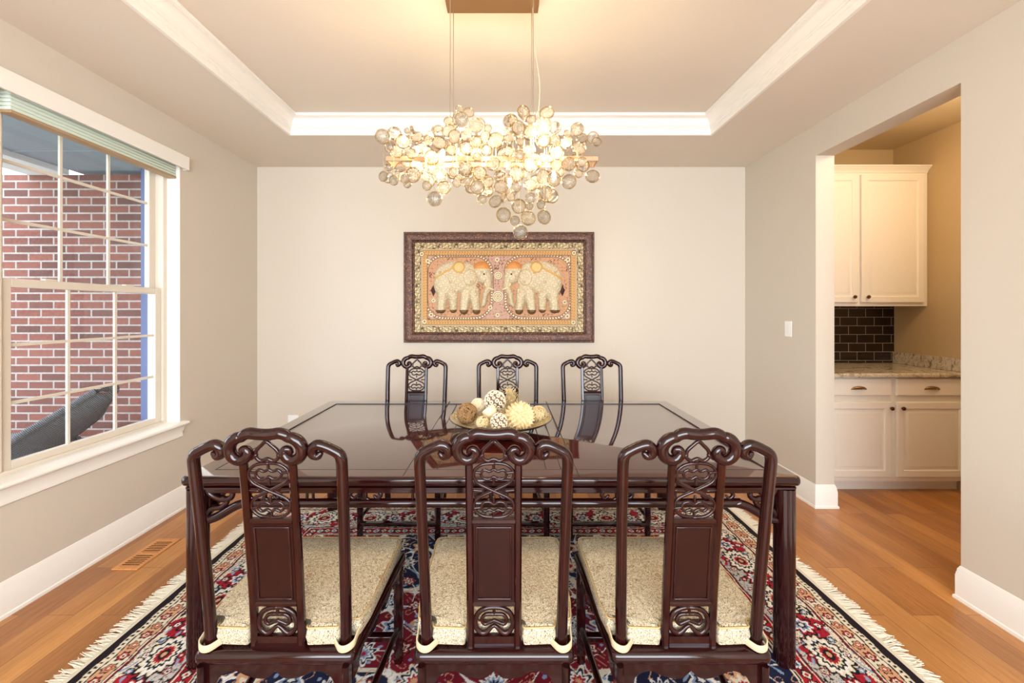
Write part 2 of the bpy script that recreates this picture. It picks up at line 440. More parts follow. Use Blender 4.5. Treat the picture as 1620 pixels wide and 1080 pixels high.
# crown moulding
def ring_profile(prof, x0, x1, y0, y1):
    r = []
    for p, z in prof: r.append([(x0 + p, y0 + p, z), (x1 - p, y0 + p, z), (x1 - p, y1 - p, z), (x0 + p, y1 - p, z)])
    return r
crown = [(0.0, 2.738), (.018, 2.738), (.020, 2.742), (.020, 2.772), (.026, 2.775), (.029, 2.782), (.029, 2.790), (.036, 2.793), (.040, 2.800)]
for i in range(7):
    a = i / 6 * PI / 2
    crown.append((.088 - .044 * math.cos(a), 2.802 + .048 * math.sin(a)))
crown += [(.090, 2.852), (.098, 2.853), (.100, 2.858), (.100, 2.871), (0.0, 2.871)]
g = G(); g.loops(ring_profile(crown, TX0, TX1, TY0, TY1), False, False); struct(g.build('trim_1', trim_m, bevel=0.001))

# baseboards
BP = [(0, 0), (.020, 0), (.021, .006), (.019, .016), (.014, .019), (.014, .118), (.012, .122), (.012, .130), (.010, .134), (.009, .148), (.005, .156), (.003, .163), (0, .165)]
def baseboard(name, pts, closed=False):
    """pts: polyline on wall faces, room on the left side of travel"""
    n = len(pts); rings = []
    for p, z in BP:
        r = []
        for i in range(n):
            P = Vector(pts[i]); d = []
            if i > 0: t = (P - Vector(pts[i - 1])).normalized(); d.append(Vector((-t.y, t.x)))
            if i < n - 1: t = (Vector(pts[i + 1]) - P).normalized(); d.append(Vector((-t.y, t.x)))
            if len(d) == 2: nn = (d[0] + d[1]); nn = nn / (nn.dot(d[0]))
            else: nn = d[0]
            r.append((P.x + nn.x * p, P.y + nn.y * p, z))
        rings.append(r)
    g = G(); k = n; vs = [v for r in rings for v in r]; fs = []
    for i in range(len(rings) - 1):
        for j in range(k - 1): fs.append((i * k + j, i * k + j + 1, (i + 1) * k + j + 1, (i + 1) * k + j))
    fs.append(tuple(i * k for i in range(len(rings)))); fs.append(tuple(i * k + k - 1 for i in range(len(rings)))[::-1])
    g.add(vs, fs); return struct(g.build(name, trim_m, smooth=True, angle=30))
baseboard('baseboard_left', [(XL, YB), (XL, YF)])
baseboard('baseboard_back', [(XR, YB), (XL, YB)])
baseboard('baseboard_right', [(XR + WT, 3.15), (XR + WT, OY1), (XR, OY1), (XR, YB)])
baseboard('baseboard_right_near', [(XR, YF), (XR, OY0), (XR + WT, OY0), (XR + WT, 1.2)])

# pantry
pantry_m = m_paint('tan_wall_paint', (196, 170, 128), 0.75).m
pantry_ceil_m = m_paint('cream_ceiling_paint', (214, 196, 160), 0.8).m
g = G(); g.box(XR + WT, PX + .15, PYB, YB + .15, 0, PH + .1); struct(g.build('wall_pantry_back', pantry_m))
g = G(); g.box(PX, PX + .15, 0.6, PYB, 0, PH + .1); struct(g.build('wall_pantry_right', pantry_m))
g = G(); g.box(XR + WT, PX, .45, .6, 0, PH + .1); struct(g.build('wall_pantry_front', pantry_m))
g = G(); g.box(XR + WT, PX, .6, PYB, PH, PH + .1); struct(g.build('ceiling_pantry', pantry_ceil_m))
point_light('pantry_lamp', (2.95, 2.3, 2.72), 27, (1.0, 0.80, 0.56), 0.12)

# ------------------------------------------------------------------ windows in the left wall
def window(name, y0, y1):
    root = empty(name, (XL - .09, y0, WZ0)); struct(root)
    ox, oy, oz = XL - .09, y0, WZ0
    L = y1 - y0; zt = WZ1 - WZ0
    def B(g, x0, x1, ya, yb, za, zb): g.box(x0, x1, ya, yb, za, zb)
    g = G(); t = .036
    for a in ((0, L, 0, t), (0, L, zt - t, zt), (0, t, t, zt - t), (L - t, L, t, zt - t)): B(g, -.11, 0, *a)
    g.build('window_frame', vinyl_m, root, bevel=.003)
    g = G(); t2 = .012
    for a in ((-.0, L, -.0, t2), (0, L, zt - t2, zt), (0, t2, 0, zt), (L - t2, L, 0, zt)): B(g, -.178, -.1101, *a)
    g.build('exterior_trim', ext_trim_m, root)
    # sashes
    def sash(nm, x0, x1, za, zb, rails):
        g = G(); s = .048; yA, yB = t, L - t
        B(g, x0, x1, yA, yA + s, za, zb); B(g, x0, x1, yB - s, yB, za, zb)
        B(g, x0, x1, yA + s, yB - s, za, za + rails[0]); B(g, x0, x1, yA + s, yB - s, zb - rails[1], zb)
        so = g.build(nm, vinyl_m, root, bevel=.003)
        ga, gb = yA + s, yB - s; gza, gzb = za + rails[0], zb - rails[1]; xm = (x0 + x1) / 2
        g = G(); g.box(xm - .002, xm + .002, ga - .004, gb + .004, gza - .004, gzb + .004); g.build('pane', pane_m, so)
        g = G()
        for k in (1, 2):
            yy = ga + (gb - ga) * k / 3; g.box(xm - .006, xm + .006, yy - .008, yy + .008, gza, gzb)
            zz = gza + (gzb - gza) * k / 3; g.box(xm - .0055, xm + .0055, ga, gb, zz - .008, zz + .008)
        g.build('muntin_grid', vinyl_m, so, bevel=.0015)
        return so
    lo = sash('lower_sash', -.048, -.014, .018, 1.565 - WZ0, (.052, .042))
    up = sash('upper_sash', -.090, -.056, 1.525 - WZ0, zt - .02, (.042, .045))
    g = G()
    for yy in (L * .27, L * .73): g.box(-.046, -.020, yy - .03, yy + .03, 1.565 - WZ0, 1.575 - WZ0)
    g.build('sash_lock', vinyl_m, lo, bevel=.003)
    return root
window('window_1', 1.92, WY1)
window('window_2', WY0, 1.82)
g = G(); g.box(XL - .20, XL - .085, 1.82, 1.92, WZ0, WZ1); struct(g.build('trim_3', vinyl_m, bevel=.002))
# drywall returns of the opening (white)
g = G(); g.box(XL - .09, XL - .001, WY1 - .004, WY1 + .0, WZ0, WZ1); struct(g.build('trim_4', trim_m))
# stool and apron
g = G()
prof = [(-.09, .0), (.036, 0), (.042, .004), (.043, .012), (.038, .020), (.034, .022), (-.09, .022)]
y0, y1 = WY0 - .04, WY1 + .035
rings = [[(XL + a, y, WZ0 + b) for a, b in prof] for y in (y0, y1)]
g.loops([[r[i] for i in range(len(prof))] for r in rings])
ap = [(0, 0), (.020, 0), (.024, -.006), (.020, -.014), (.017, -.03), (.010, -.055), (.012, -.062), (.012, -.082), (.008, -.086), (0, -.088)]
rings = []
for y, sgn in ((y0 + .012, 1), (y1 - .012, -1)):
    rings.append([(XL + a, y + sgn * (.024 - a) * 1.0 if a > 0 else y + sgn * .024, WZ0 + b) for a, b in ap])
g.loops(rings); struct(g.build('trim_5', trim_m, bevel=.001))

# valance + raised shade
r = empty('window_shade', (XL, 1.87, 2.45)); tag(r, 'pale raised fabric shade with cream box valance across the left window', 'window shade')
g = G(); g.box(.028, .040, -1.1, 1.075, -.038, .055).box(0, .028, 1.063, 1.075, -.038, .055).box(0, .028, -1.1, -1.088, -.038, .055).box(0, .028, -1.088, 1.063, .049, .055)
g.build('valance', trim_m, r, bevel=.0015)
for (a, b) in ((-1.03, -.06), (.06, 1.03)):
    g = G()
    for k in range(7):
        z = -.095 + k * .018; g.box(-.075, -.022, a, b, z, z + .0165)
    g.build('shade_stack', shade_m, r, bevel=.004)
    g = G(); g.box(-.078, -.019, a, b, -.110, -.0955); g.build('bottom_rail', rail_m, r, bevel=.003)

# ------------------------------------------------------------------ outside: porch
g = G(); g.box(-5.6, XL - .24, 3.48, 3.7, -.3, 2.56)
tag(g.build('brick_wall', brick_m), kind='structure')
g = G(); g.box(-9, XL - .24, -3, 3.48, -.3, -.18); tag(g.build('porch_floor', deck_m), kind='structure')
g = G(); g.box(-3.70, XL - .24, -3, 3.7, 2.60, 2.66)
for k in range(5): g.box(-3.70, XL - .24, 3.06 - k * .62, 3.068 - k * .62, 2.594, 2.601)
tag(g.build('porch_ceiling', porch_m), kind='structure')
g = G(); g.box(-4.05, -3.70, -3, 3.48, 2.556, 2.90); tag(g.build('porch_beam', beam_m, bevel=.004), kind='structure')
g = G(); g.box(-2.62, XL - .24, 3.40, 3.48, -.18, 2.60); g.build('porch_corner', brick_m)['kind'] = 'structure'
m = M('lawn', (96, 122, 70), 0.95); m.color(m.ramp(m.noise(m.coords(), 9, 5), [(0.35, (78, 104, 56)), (0.65, (124, 146, 84))]))
g = G(); g.box(-40, -9, -30, 30, -.34, -.3); tag(g.build('lawn', m.m), kind='structure')

# wicker chair on the porch
def m_wicker():
    m = M('grey_wicker', (92, 90, 92), 0.55)
    v = m.coords(); wv = m.node('ShaderNodeTexWave', wave_type='BANDS', bands_direction='DIAGONAL'); wv.inputs['Scale'].default_value = 38; wv.inputs['Distortion'].default_value = 1.2
    m.link(v, wv.inputs['Vector']); m.color(m.ramp(wv.outputs['Fac'], [(0.2, (66, 64, 68)), (0.8, (128, 124, 126))])); m.bump(wv.outputs['Fac'], 0.8, 0.006); return m.m
wick_m = m_wicker()
wc = empty('wicker_chair', (-3.28, 3.0, -.25)); tag(wc, 'grey woven wicker porch chair seen outside through the left window', 'chair')
g = G()
def wk(t, q): # reclined back in profile
    return (-.42 + .80 * t, q, .42 + .55 * t + .07 * t * t)
rings = []
for t in [i / 10 for i in range(11)]:
    wd = .27 * (1 - .7 * max(0, t - .6) ** 1.0 / .4); th = .05
    c = Vector(wk(t, 0)); dn = Vector((-.56, 0, .80)).normalized()
    ring = []
    for j in range(14):
        a = 2 * PI * j / 14; ring.append(tuple(c + Vector((0, math.cos(a) * wd, 0)) + dn * (math.sin(a) * th * .5 - .05 * math.cos(a) ** 2 * -1)))
    rings.append(ring)
g.loops(rings); g.build('backrest', wick_m, wc, smooth=True, angle=60)
g = G(); dn = Vector((-.56, 0, .80)).normalized(); edge = []
for sg in (-1, 1):
    e_ = []
    for t in [i / 10 for i in range(11)]:
        wd = .27 * (1 - .7 * max(0, t - .6) / .4); e_.append(Vector(wk(t, sg * wd)) + dn * .05)
    edge.append(e_)
g.tube(edge[0] + edge[1][::-1], .024, 8, sm=2)
g.build('back_rim', wick_m, wc, smooth=True, angle=80)
g = G(); g.box(-.92, -.36, -.28, .28, .34, .44); g.build('seat', wick_m, wc, bevel=.03)
for sg in (-1, 1):
    g = G(); g.tube([(-.93, sg * .31, .40), (-.93, sg * .31, .60), (-.70, sg * .31, .645), (-.30, sg * .31, .64), (-.18, sg * .31, .62)], .03, 8); g.build('armrest', wick_m, wc, smooth=True, angle=80)
for x, y in ((-.9, -.27), (-.9, .27), (-.15, -.27), (-.15, .27)):
    g = G(); g.tube([(x, y, .05), (x, y, .46)], .022, 8, sm=0, round_end=False); g.build('leg', wick_m, wc, smooth=True, angle=80)

# ------------------------------------------------------------------ rug (colour pattern woven point by point)
RX0, RX1, RY0, RY1 = -1.65, 1.57, 0.62, 3.03
pal = {k: np.array(lin(v)) for k, v in dict(dark=(34, 24, 30), cream=(226, 214, 190), red=(168, 26, 40), navy=(26, 30, 58), blue=(142, 158, 186), peach=(212, 158, 120), grey=(192, 184, 176), white=(236, 232, 224), wine=(120, 20, 36), black=(22, 18, 24), tan=(196, 172, 138)).items()}
def rug_color(X, Y):
    rs = np.random.RandomState(3)
    cx, cy = (RX0 + RX1) / 2, (RY0 + RY1) / 2; hx, hy = (RX1 - RX0) / 2, (RY1 - RY0) / 2
    X = X - cx; Y = Y - cy
    X = X + .0035 * np.sin(Y * 41 + X * 13); Y = Y + .0035 * np.sin(X * 37 + Y * 17)
    dx = hx - np.abs(X); dy = hy - np.abs(Y); d = np.minimum(dx, dy)
    along = np.where(dx < dy, Y, X)                         # coordinate along the nearest border
    C = np.zeros(X.shape + (3,)); C[:] = pal['navy']
    def put(mask, c): C[mask] = pal[c]
    fld = d > .47
    # ---- field
    r = np.hypot(X / 1.02, Y / .60); th = np.arctan2(Y / .6, X / 1.02)
    med = r < .62 + .05 * np.cos(12 * th); put(fld & med, 'wine')
    put(fld & (np.abs(r - .62 - .05 * np.cos(12 * th)) < .02), 'cream')
    inn = r < .34 + .03 * np.cos(8 * th); put(fld & inn, 'navy')
    put(fld & (np.abs(r - .34 - .03 * np.cos(8 * th)) < .012), 'peach')
    cr = np.hypot((np.abs(X) - (hx - .47)) / .62, (np.abs(Y) - (hy - .47)) / .42); tc = np.arctan2(np.abs(Y) - (hy - .47), np.abs(X) - (hx - .47))
    put(fld & (cr < .82 + .05 * np.cos(14 * tc)), 'wine'); put(fld & (np.abs(cr - .82 - .05 * np.cos(14 * tc)) < .03), 'cream')
    a = np.sin(X * 31 + 1.7 * np.sin(Y * 19)) + np.sin(Y * 34 + 1.9 * np.sin(X * 17 + 1)); put(fld & (np.abs(a) < .13), 'white')
    a = np.sin(X * 52 + 2.0 * np.sin(Y * 33)) * np.sin(Y * 49 + 2.0 * np.sin(X * 29)); put(fld & (np.abs(a - .55) < .06), 'peach')
    put(fld & (a < -.86), 'blue')
    # ---- borders
    put(d < .035, 'dark')
    m_ = (d >= .035) & (d < .062); put(m_, 'cream'); put(m_ & (np.sin(along * 2 * PI / .022) > .2) & (np.abs(d - .046) < .006), 'black')
    put((d >= .062) & (d < .068), 'black')
    m_ = (d >= .068) & (d < .128); put(m_, 'peach')
    put(m_ & (np.sin(along * 2 * PI / .11) > 0), 'cream')
    put((d >= .128) & (d < .133), 'black'); put((d >= .133) & (d < .139), 'cream'); put((d >= .139) & (d < .147), 'wine'); put((d >= .147) & (d < .151), 'black')
    mb = (d >= .151) & (d < .375)
    ph = along / .62 * 2 * PI
    put(mb, 'grey'); s1 = np.cos(ph) * .085 + .262
    put(mb & (d < s1), 'cream'); put(mb & (np.abs(d - s1) < .006), 'black')
    s2 = .262 - .06 * np.cos(ph * 2); put(mb & (np.abs(d - s2) < .042 + .012 * np.sin(ph * 9)), 'red')
    a = np.sin(along * 70 + 2 * np.sin(d * 90)) + np.sin(d * 110 + 2 * np.sin(along * 40)); put(mb & (np.abs(a) < .12), 'black'); put(mb & (np.abs(a - 1.2) < .14), 'wine'); put(mb & (a < -1.55), 'blue'); 
    put((d >= .375) & (d < .379), 'black'); put((d >= .379) & (d < .386), 'wine'); put((d >= .386) & (d < .391), 'cream')
    m_ = (d >= .391) & (d < .452); put(m_, 'wine'); put(m_ & (np.sin(along * 2 * PI / .09 + 1) > .3), 'red')
    put((d >= .452) & (d < .456), 'cream'); put((d >= .456) & (d < .463), 'black'); put((d >= .463) & (d < .47), 'cream')
    # ---- motifs
    xs = X[0]; ys = Y[:, 0]
    def win(px, py, R):
        i0, i1 = np.searchsorted(xs, [px - R, px + R]); j0, j1 = np.searchsorted(ys, [py - R, py + R])
        return slice(j0, j1), slice(i0, i1)
    def ros(px, py, R, cols, pet=8, rot=0.0, lob=.18, sx=1.0, sy=1.0):
        w_ = win(px, py, R * 1.35 * max(sx, sy))
        x = (X[w_] - px) / sx; y = (Y[w_] - py) / sy; rr = np.hypot(x, y) / R; t = np.arctan2(y, x) + rot
        sh = 1 + lob * np.cos(pet * t); sub = C[w_]; n = len(cols)
        for i, c in enumerate(cols): sub[rr < sh * (1 - i / n)] = pal[c]
        C[w_] = sub
    def bordering(dist, step, fn):
        nx_ = int(round(2 * (hx - dist) / step)); ny_ = int(round(2 * (hy - dist) / step))
        for i in range(nx_ + 1):
            q = -(hx - dist) + 2 * (hx - dist) * i / nx_
            for s in (-1, 1): fn(q, s * (hy - dist), i, 0)
        for i in range(1, ny_):
            q = -(hy - dist) + 2 * (hy - dist) * i / ny_
            for s in (-1, 1): fn(s * (hx - dist), q, i, 1)
    bordering(.098, .055, lambda x, y, i, v: ros(x, y, .022, ['black', 'red', 'cream', 'wine'] if i % 2 else ['black', 'peach', 'red', 'cream'], 6))
    bordering(.421, .045, lambda x, y, i, v: ros(x, y, .021, ['black', 'white', 'blue', 'navy'] if i % 2 else ['black', 'cream', 'red'], 8 if i % 2 else 4))
    def mainm(x, y, i, v):
        if i % 2: 
            ros(x, y, .078, ['black', 'cream', 'white', 'black', 'cream', 'red', 'black', 'peach'], 14, 0, .10, 1.0 if v else 1.35, 1.35 if v else 1.0)
        else: ros(x, y, .058, ['black', 'red', 'white', 'blue', 'navy', 'cream'], 8, .3, .2)
    bordering(.262, .155, mainm)
    bordering(.19, .0775, lambda x, y, i, v: ros(x, y, .017, ['black', 'white', 'red'] if i % 2 else ['black', 'blue', 'cream'], 5))
    bordering(.335, .0775, lambda x, y, i, v: ros(x, y, .017, ['black', 'red', 'cream'] if i % 2 else ['wine', 'cream', 'navy'], 5))
    fx, fy = hx - .52, hy - .52; k = 0
    stepx, stepy = .155, .15
    for i in range(int(fx / stepx) + 1):
        for j in range(int(fy / stepy) + 1):
            px = (i + .5 * (j % 2)) * stepx; py = j * stepy + .03 * math.sin(i * 2.1)
            if px > fx or py > fy: continue
            k += 1
            R = [.062, .045, .052, .036][(i * 3 + j) % 4]
            cs = [['cream', 'navy', 'white', 'red', 'peach'], ['white', 'blue', 'navy', 'white'], ['black', 'red', 'cream', 'wine', 'white'], ['peach', 'cream', 'red'], ['white', 'navy', 'white', 'blue', 'red']][(i * 2 + j * 3) % 5]
            for sx in (-1, 1):
                for sy in (-1, 1):
                    if sx < 0 and px < .01: continue
                    if sy < 0 and abs(py) < .01: continue
                    ros(sx * px, sy * py, R, cs, [8, 6, 12, 5][(i + j) % 4], k, .26)
    n = rs.rand(*X.shape)[..., None] * .16 + .90
    return C * n
rug = empty('persian_rug', ((RX0 + RX1) / 2, (RY0 + RY1) / 2, 0)); tag(rug, 'navy and red Persian rug with cream fringed ends under the dining table', 'rug')
ox, oy = rug.location.x, rug.location.y
rg = grid_mesh('pile', RX0, RX1, RY0, RY1, 860, 640, rug_color, rug_m, lambda X, Y, H: np.stack([X - ox, Y - oy, np.full_like(X, .011)], -1), rug)
rug_dark = M('rug_edge_binding', (40, 26, 32), 0.9).m
g = G(); g.box(RX0 - ox, RX1 - ox, RY0 - oy, RY1 - oy, .0005, .0105); g.build('backing', rug_dark, rug)
fr_m = M('cream_fringe_yarn', (222, 212, 190), 0.9); fr_m.bump(fr_m.noise(fr_m.coords(), 300, 2), .5, .002); fr_m = fr_m.m
for sx in (-1, 1):
    g = G(); xe = (RX0 if sx < 0 else RX1) - ox
    g.box(min(xe, xe + sx * .022), max(xe, xe + sx * .022), RY0 - oy, RY1 - oy, .001, .008)
    y = RY0 - oy; tuft = 0
    while y < RY1 - oy:
        if random.random() < .12: tuft = random.uniform(-.02, .02)
        L = random.uniform(.055, .085) + .008 * math.sin(y * 9); dy = random.uniform(-.016, .016) + tuft; wdt = random.uniform(.0022, .0036)
        x1 = xe + sx * .02; z0 = .003 + random.random() * .004
        P = [(x1, y, z0), (x1 + sx * L * .5, y + dy * .35, z0 * .9 + random.random() * .004), (x1 + sx * L, y + dy, .002 + random.random() * .003)]
        g.sweep(P, [(-1, -.6), (1, -.6), (0, .9)], [wdt, wdt * .95, wdt * .4], ref=(0, 0, 1))
        y += .0036
    o = g.build('fringe', fr_m, rug, recalc=False); o['kind'] = 'stuff'

# ------------------------------------------------------------------ floor register
fv = empty('floor_register', (-2.075, 2.38, 0)); tag(fv, 'wooden slotted floor vent set in the floorboards by the left baseboard', 'floor vent')
reg_m = M('register_wood', (214, 146, 84), 0.35); reg_m.color(reg_m.ramp(reg_m.noise(reg_m.coords(scale=(20, 2, 1)), 4, 4), [(.3, (196, 124, 66)), (.7, (226, 160, 96))])); reg_m = reg_m.m
g = G(); g.box(-.07, -.05, -.15, .15, 0, .006).box(.05, .07, -.15, .15, 0, .006).box(-.05, .05, -.15, -.125, 0, .006).box(-.05, .05, .125, .15, 0, .006).box(-.05, .05, -.008, .008, 0, .006)
for k in range(15):
    y = -.121 + k * .0170
    if abs(y + .003) > .012: g.box(-.05, .05, y, y + .0065, .003, .0055)
g.build('grille', reg_m, fv, bevel=.001)
g = G(); g.box(-.05, .05, -.125, .125, .0003, .001); g.build('slot_shade', M('slot_shade_dark', (30, 18, 12), .8).m, fv)  # thin dark sheet under the grille, painting the shade in its slots

# ------------------------------------------------------------------ dining table
TXA, TXB, TYA, TYB, TZ = -1.272, 1.152, 1.588, 2.952, .76
tcx, tcy = (TXA + TXB) / 2, (TYA + TYB) / 2
hw, hd = (TXB - TXA) / 2, (TYB - TYA) / 2
tb = empty('dining_table', (tcx, tcy, 0.011)); tag(tb, 'large glossy dark red rosewood dining table standing on the rug', 'table')
ZT = TZ - .011
def rrect(hx, hy, r, z, n=6):
    out = []
    for cx_, cy_, a0 in ((hx - r, hy - r, 0), (-hx + r, hy - r, PI / 2), (-hx + r, -hy + r, PI), (hx - r, -hy + r, 1.5 * PI)):
        for i in range(n + 1):
            a = a0 + PI / 2 * i / n; out.append((cx_ + r * math.cos(a), cy_ + r * math.sin(a), z))
    return out
def slab(prof, r0=.03):
    return [rrect(hw - p, hd - p, max(r0 - p, .006), z) for p, z in prof]
g = G()
pr = [(.030, ZT - .036), (.012, ZT - .036), (.004, ZT - .032), (0, ZT - .024), (0, ZT - .012), (.003, ZT - .004), (.010, ZT)]
g.loops(slab(pr), True, True)
tt = g.build('tabletop', [rose_top_m, rose_m], tb, smooth=True, angle=50)
for p_ in tt.data.polygons: p_.material_index = 0 if p_.center.z > ZT - .0005 else 1
g = G()
pr = [(.055, ZT - .054), (.020, ZT - .054), (.013, ZT - .050), (.013, ZT - .044), (.019, ZT - .040), (.032, ZT - .038), (.032, ZT - .0361)]
g.loops(slab(pr), True, True); g.build('edge_moulding', rose_m, tb, smooth=True, angle=50)
# grooves in the top: sunken dark lines, real shallow fillets
g = G(); e = .0016; i_ = .086; zz = ZT + .0004
def line(xa, xb, ya, yb): g.box(xa, xb, ya, yb, ZT - .001, zz)
ix, iy = hw - i_, hd - i_
line(-ix, ix, -iy - e, -iy + e); line(-ix, ix, iy - e, iy + e); line(-ix - e, -ix + e, -iy, iy); line(ix - e, ix + e, -iy, iy)
for q in (.222, .283): line(-q - e, -q + e, -iy, iy); line(q - e, q + e, -iy, iy)
for q in (.345,): line(-q - e, -q + e, -hd + .012, hd - .012); line(q - e, q + e, -hd + .012, hd - .012)
g.build('inlay_groove', groove_m, tb)
# legs: clustered reed legs
LX, LY = hw - .047, hd - .046
for sx in (-1, 1):
    for sy in (-1, 1):
        g = G(); sec = []
        for k in range(36):
            a = 2 * PI * k / 36; rr = .036 * (1 + .07 * abs(math.sin(2 * a)) - .10 * (abs(math.cos(2 * a)) > .985))
            sec.append((rr * math.cos(a), rr * math.sin(a)))
        g.sweep([(sx * LX, sy * LY, z) for z in (0, .1, .35, ZT - .0545)], sec, [1.0, 1.0, 1.0, 1.0], ref=(0, 1, 0))
        g.build('leg', rose_m, tb, smooth=True, angle=50)
# humped stretchers with carved work up to the apron
zr = .632; zl = .565
def hump(L, axis, off):
    S = lambda u, z, o=0: ((u, off + o, z) if axis == 'x' else (off + o, u, z))
    g = G()
    pts = [S(-L, zl), S(-L + .03, zl), S(-L + .075, zl + .012), S(-L + .15, zr - .012), S(-L + .20, zr), S(-L + .26, zr), S(0, zr), S(L - .26, zr), S(L - .20, zr), S(L - .15, zr - .012), S(L - .075, zl + .012), S(L - .03, zl), S(L, zl)]
    P, R = smooth(pts, [1] * len(pts), 5, False)
    g.sweep(P, rect_sec(.036, .030, .010), R, ref=(0, 1, 0) if axis == 'x' else (1, 0, 0)) if False else g.tube(pts, .0175, 12, ref=(0, 1, 0) if axis == 'x' else (1, 0, 0))
    g.build('stretcher', rose_m, tb, smooth=True, angle=60)
    zt = ZT - .052
    for s in (-1, 1):
        # corner spandrel of twisted scrolls beside the leg
        g = G()
        g.tube([S(s * (L - .03), zt), S(s * (L - .05), zt - .03), S(s * (L - .09), zt - .05), S(s * (L - .13), zt - .045), S(s * (L - .135), zt - .02), S(s * (L - .11), zt - .012), S(s * (L - .095), zt - .028)], [.014, .013, .012, .011, .010, .009, .007], 9)
        g.tube([S(s * (L - .03), zl + .02), S(s * (L - .055), zl + .045), S(s * (L - .09), zl + .05), S(s * (L - .115), zl + .07), S(s * (L - .10), zl + .088), S(s * (L - .08), zl + .075)], [.012, .012, .011, .010, .009, .006], 9)
        g.tube([S(s * (L - .012), zt - .02), S(s * (L - .02), zt - .07), S(s * (L - .012), zl + .02)], .010, 8)
        g.build('carved_bracket', rose_m, tb, smooth=True, angle=60)
    us = [-.72, -.30, .30, .72] if axis == 'x' else [-.22, .22]
    for u in us:
        g = G()
        g.tube([S(u - .012, zt), S(u - .012, zr)], .006, 8, sm=0).tube([S(u + .012, zt), S(u + .012, zr)], .006, 8, sm=0)
        g.build('strut', rose_m, tb, smooth=True, angle=60)
    for u in ([-.50, .50, -.9, .9, 0] if axis == 'x' else [0]):
        g = G(); zm = (zt + zr) / 2
        for s in (-1, 1):
            g.tube([S(u, zm + .010), S(u + s * .02, zm + .020), S(u + s * .045, zm + .016), S(u + s * .062, zm), S(u + s * .048, zm - .014), S(u + s * .034, zm - .004)], [.007, .008, .008, .008, .007, .005], 8)
            g.tube([S(u, zm - .012), S(u + s * .02, zm - .022), S(u + s * .05, zm - .024), S(u + s * .085, zm - .026)], [.007, .007, .007, .006], 8)
        g.tube([S(u, zm + .03), S(u, zm - .03)], .009, 8, sm=0)
        g.build('carved_scroll', rose_m, tb, smooth=True, angle=60)
hump(LX, 'x', -LY); hump(LX, 'x', LY); hump(LY, 'y', -LX); hump(LY, 'y', LX)
g = G()  # inner frame rails under the top
g.box(-LX, LX, -LY - .012, -LY + .012, ZT - .075, ZT - .0545).box(-LX, LX, LY - .012, LY + .012, ZT - .075, ZT - .0545).box(-LX - .012, -LX + .012, -LY, LY, ZT - .075, ZT - .0545).box(LX - .012, LX + .012, -LY, LY, ZT - .075, ZT - .0545)
g.build('apron', rose_m, tb, bevel=.003)

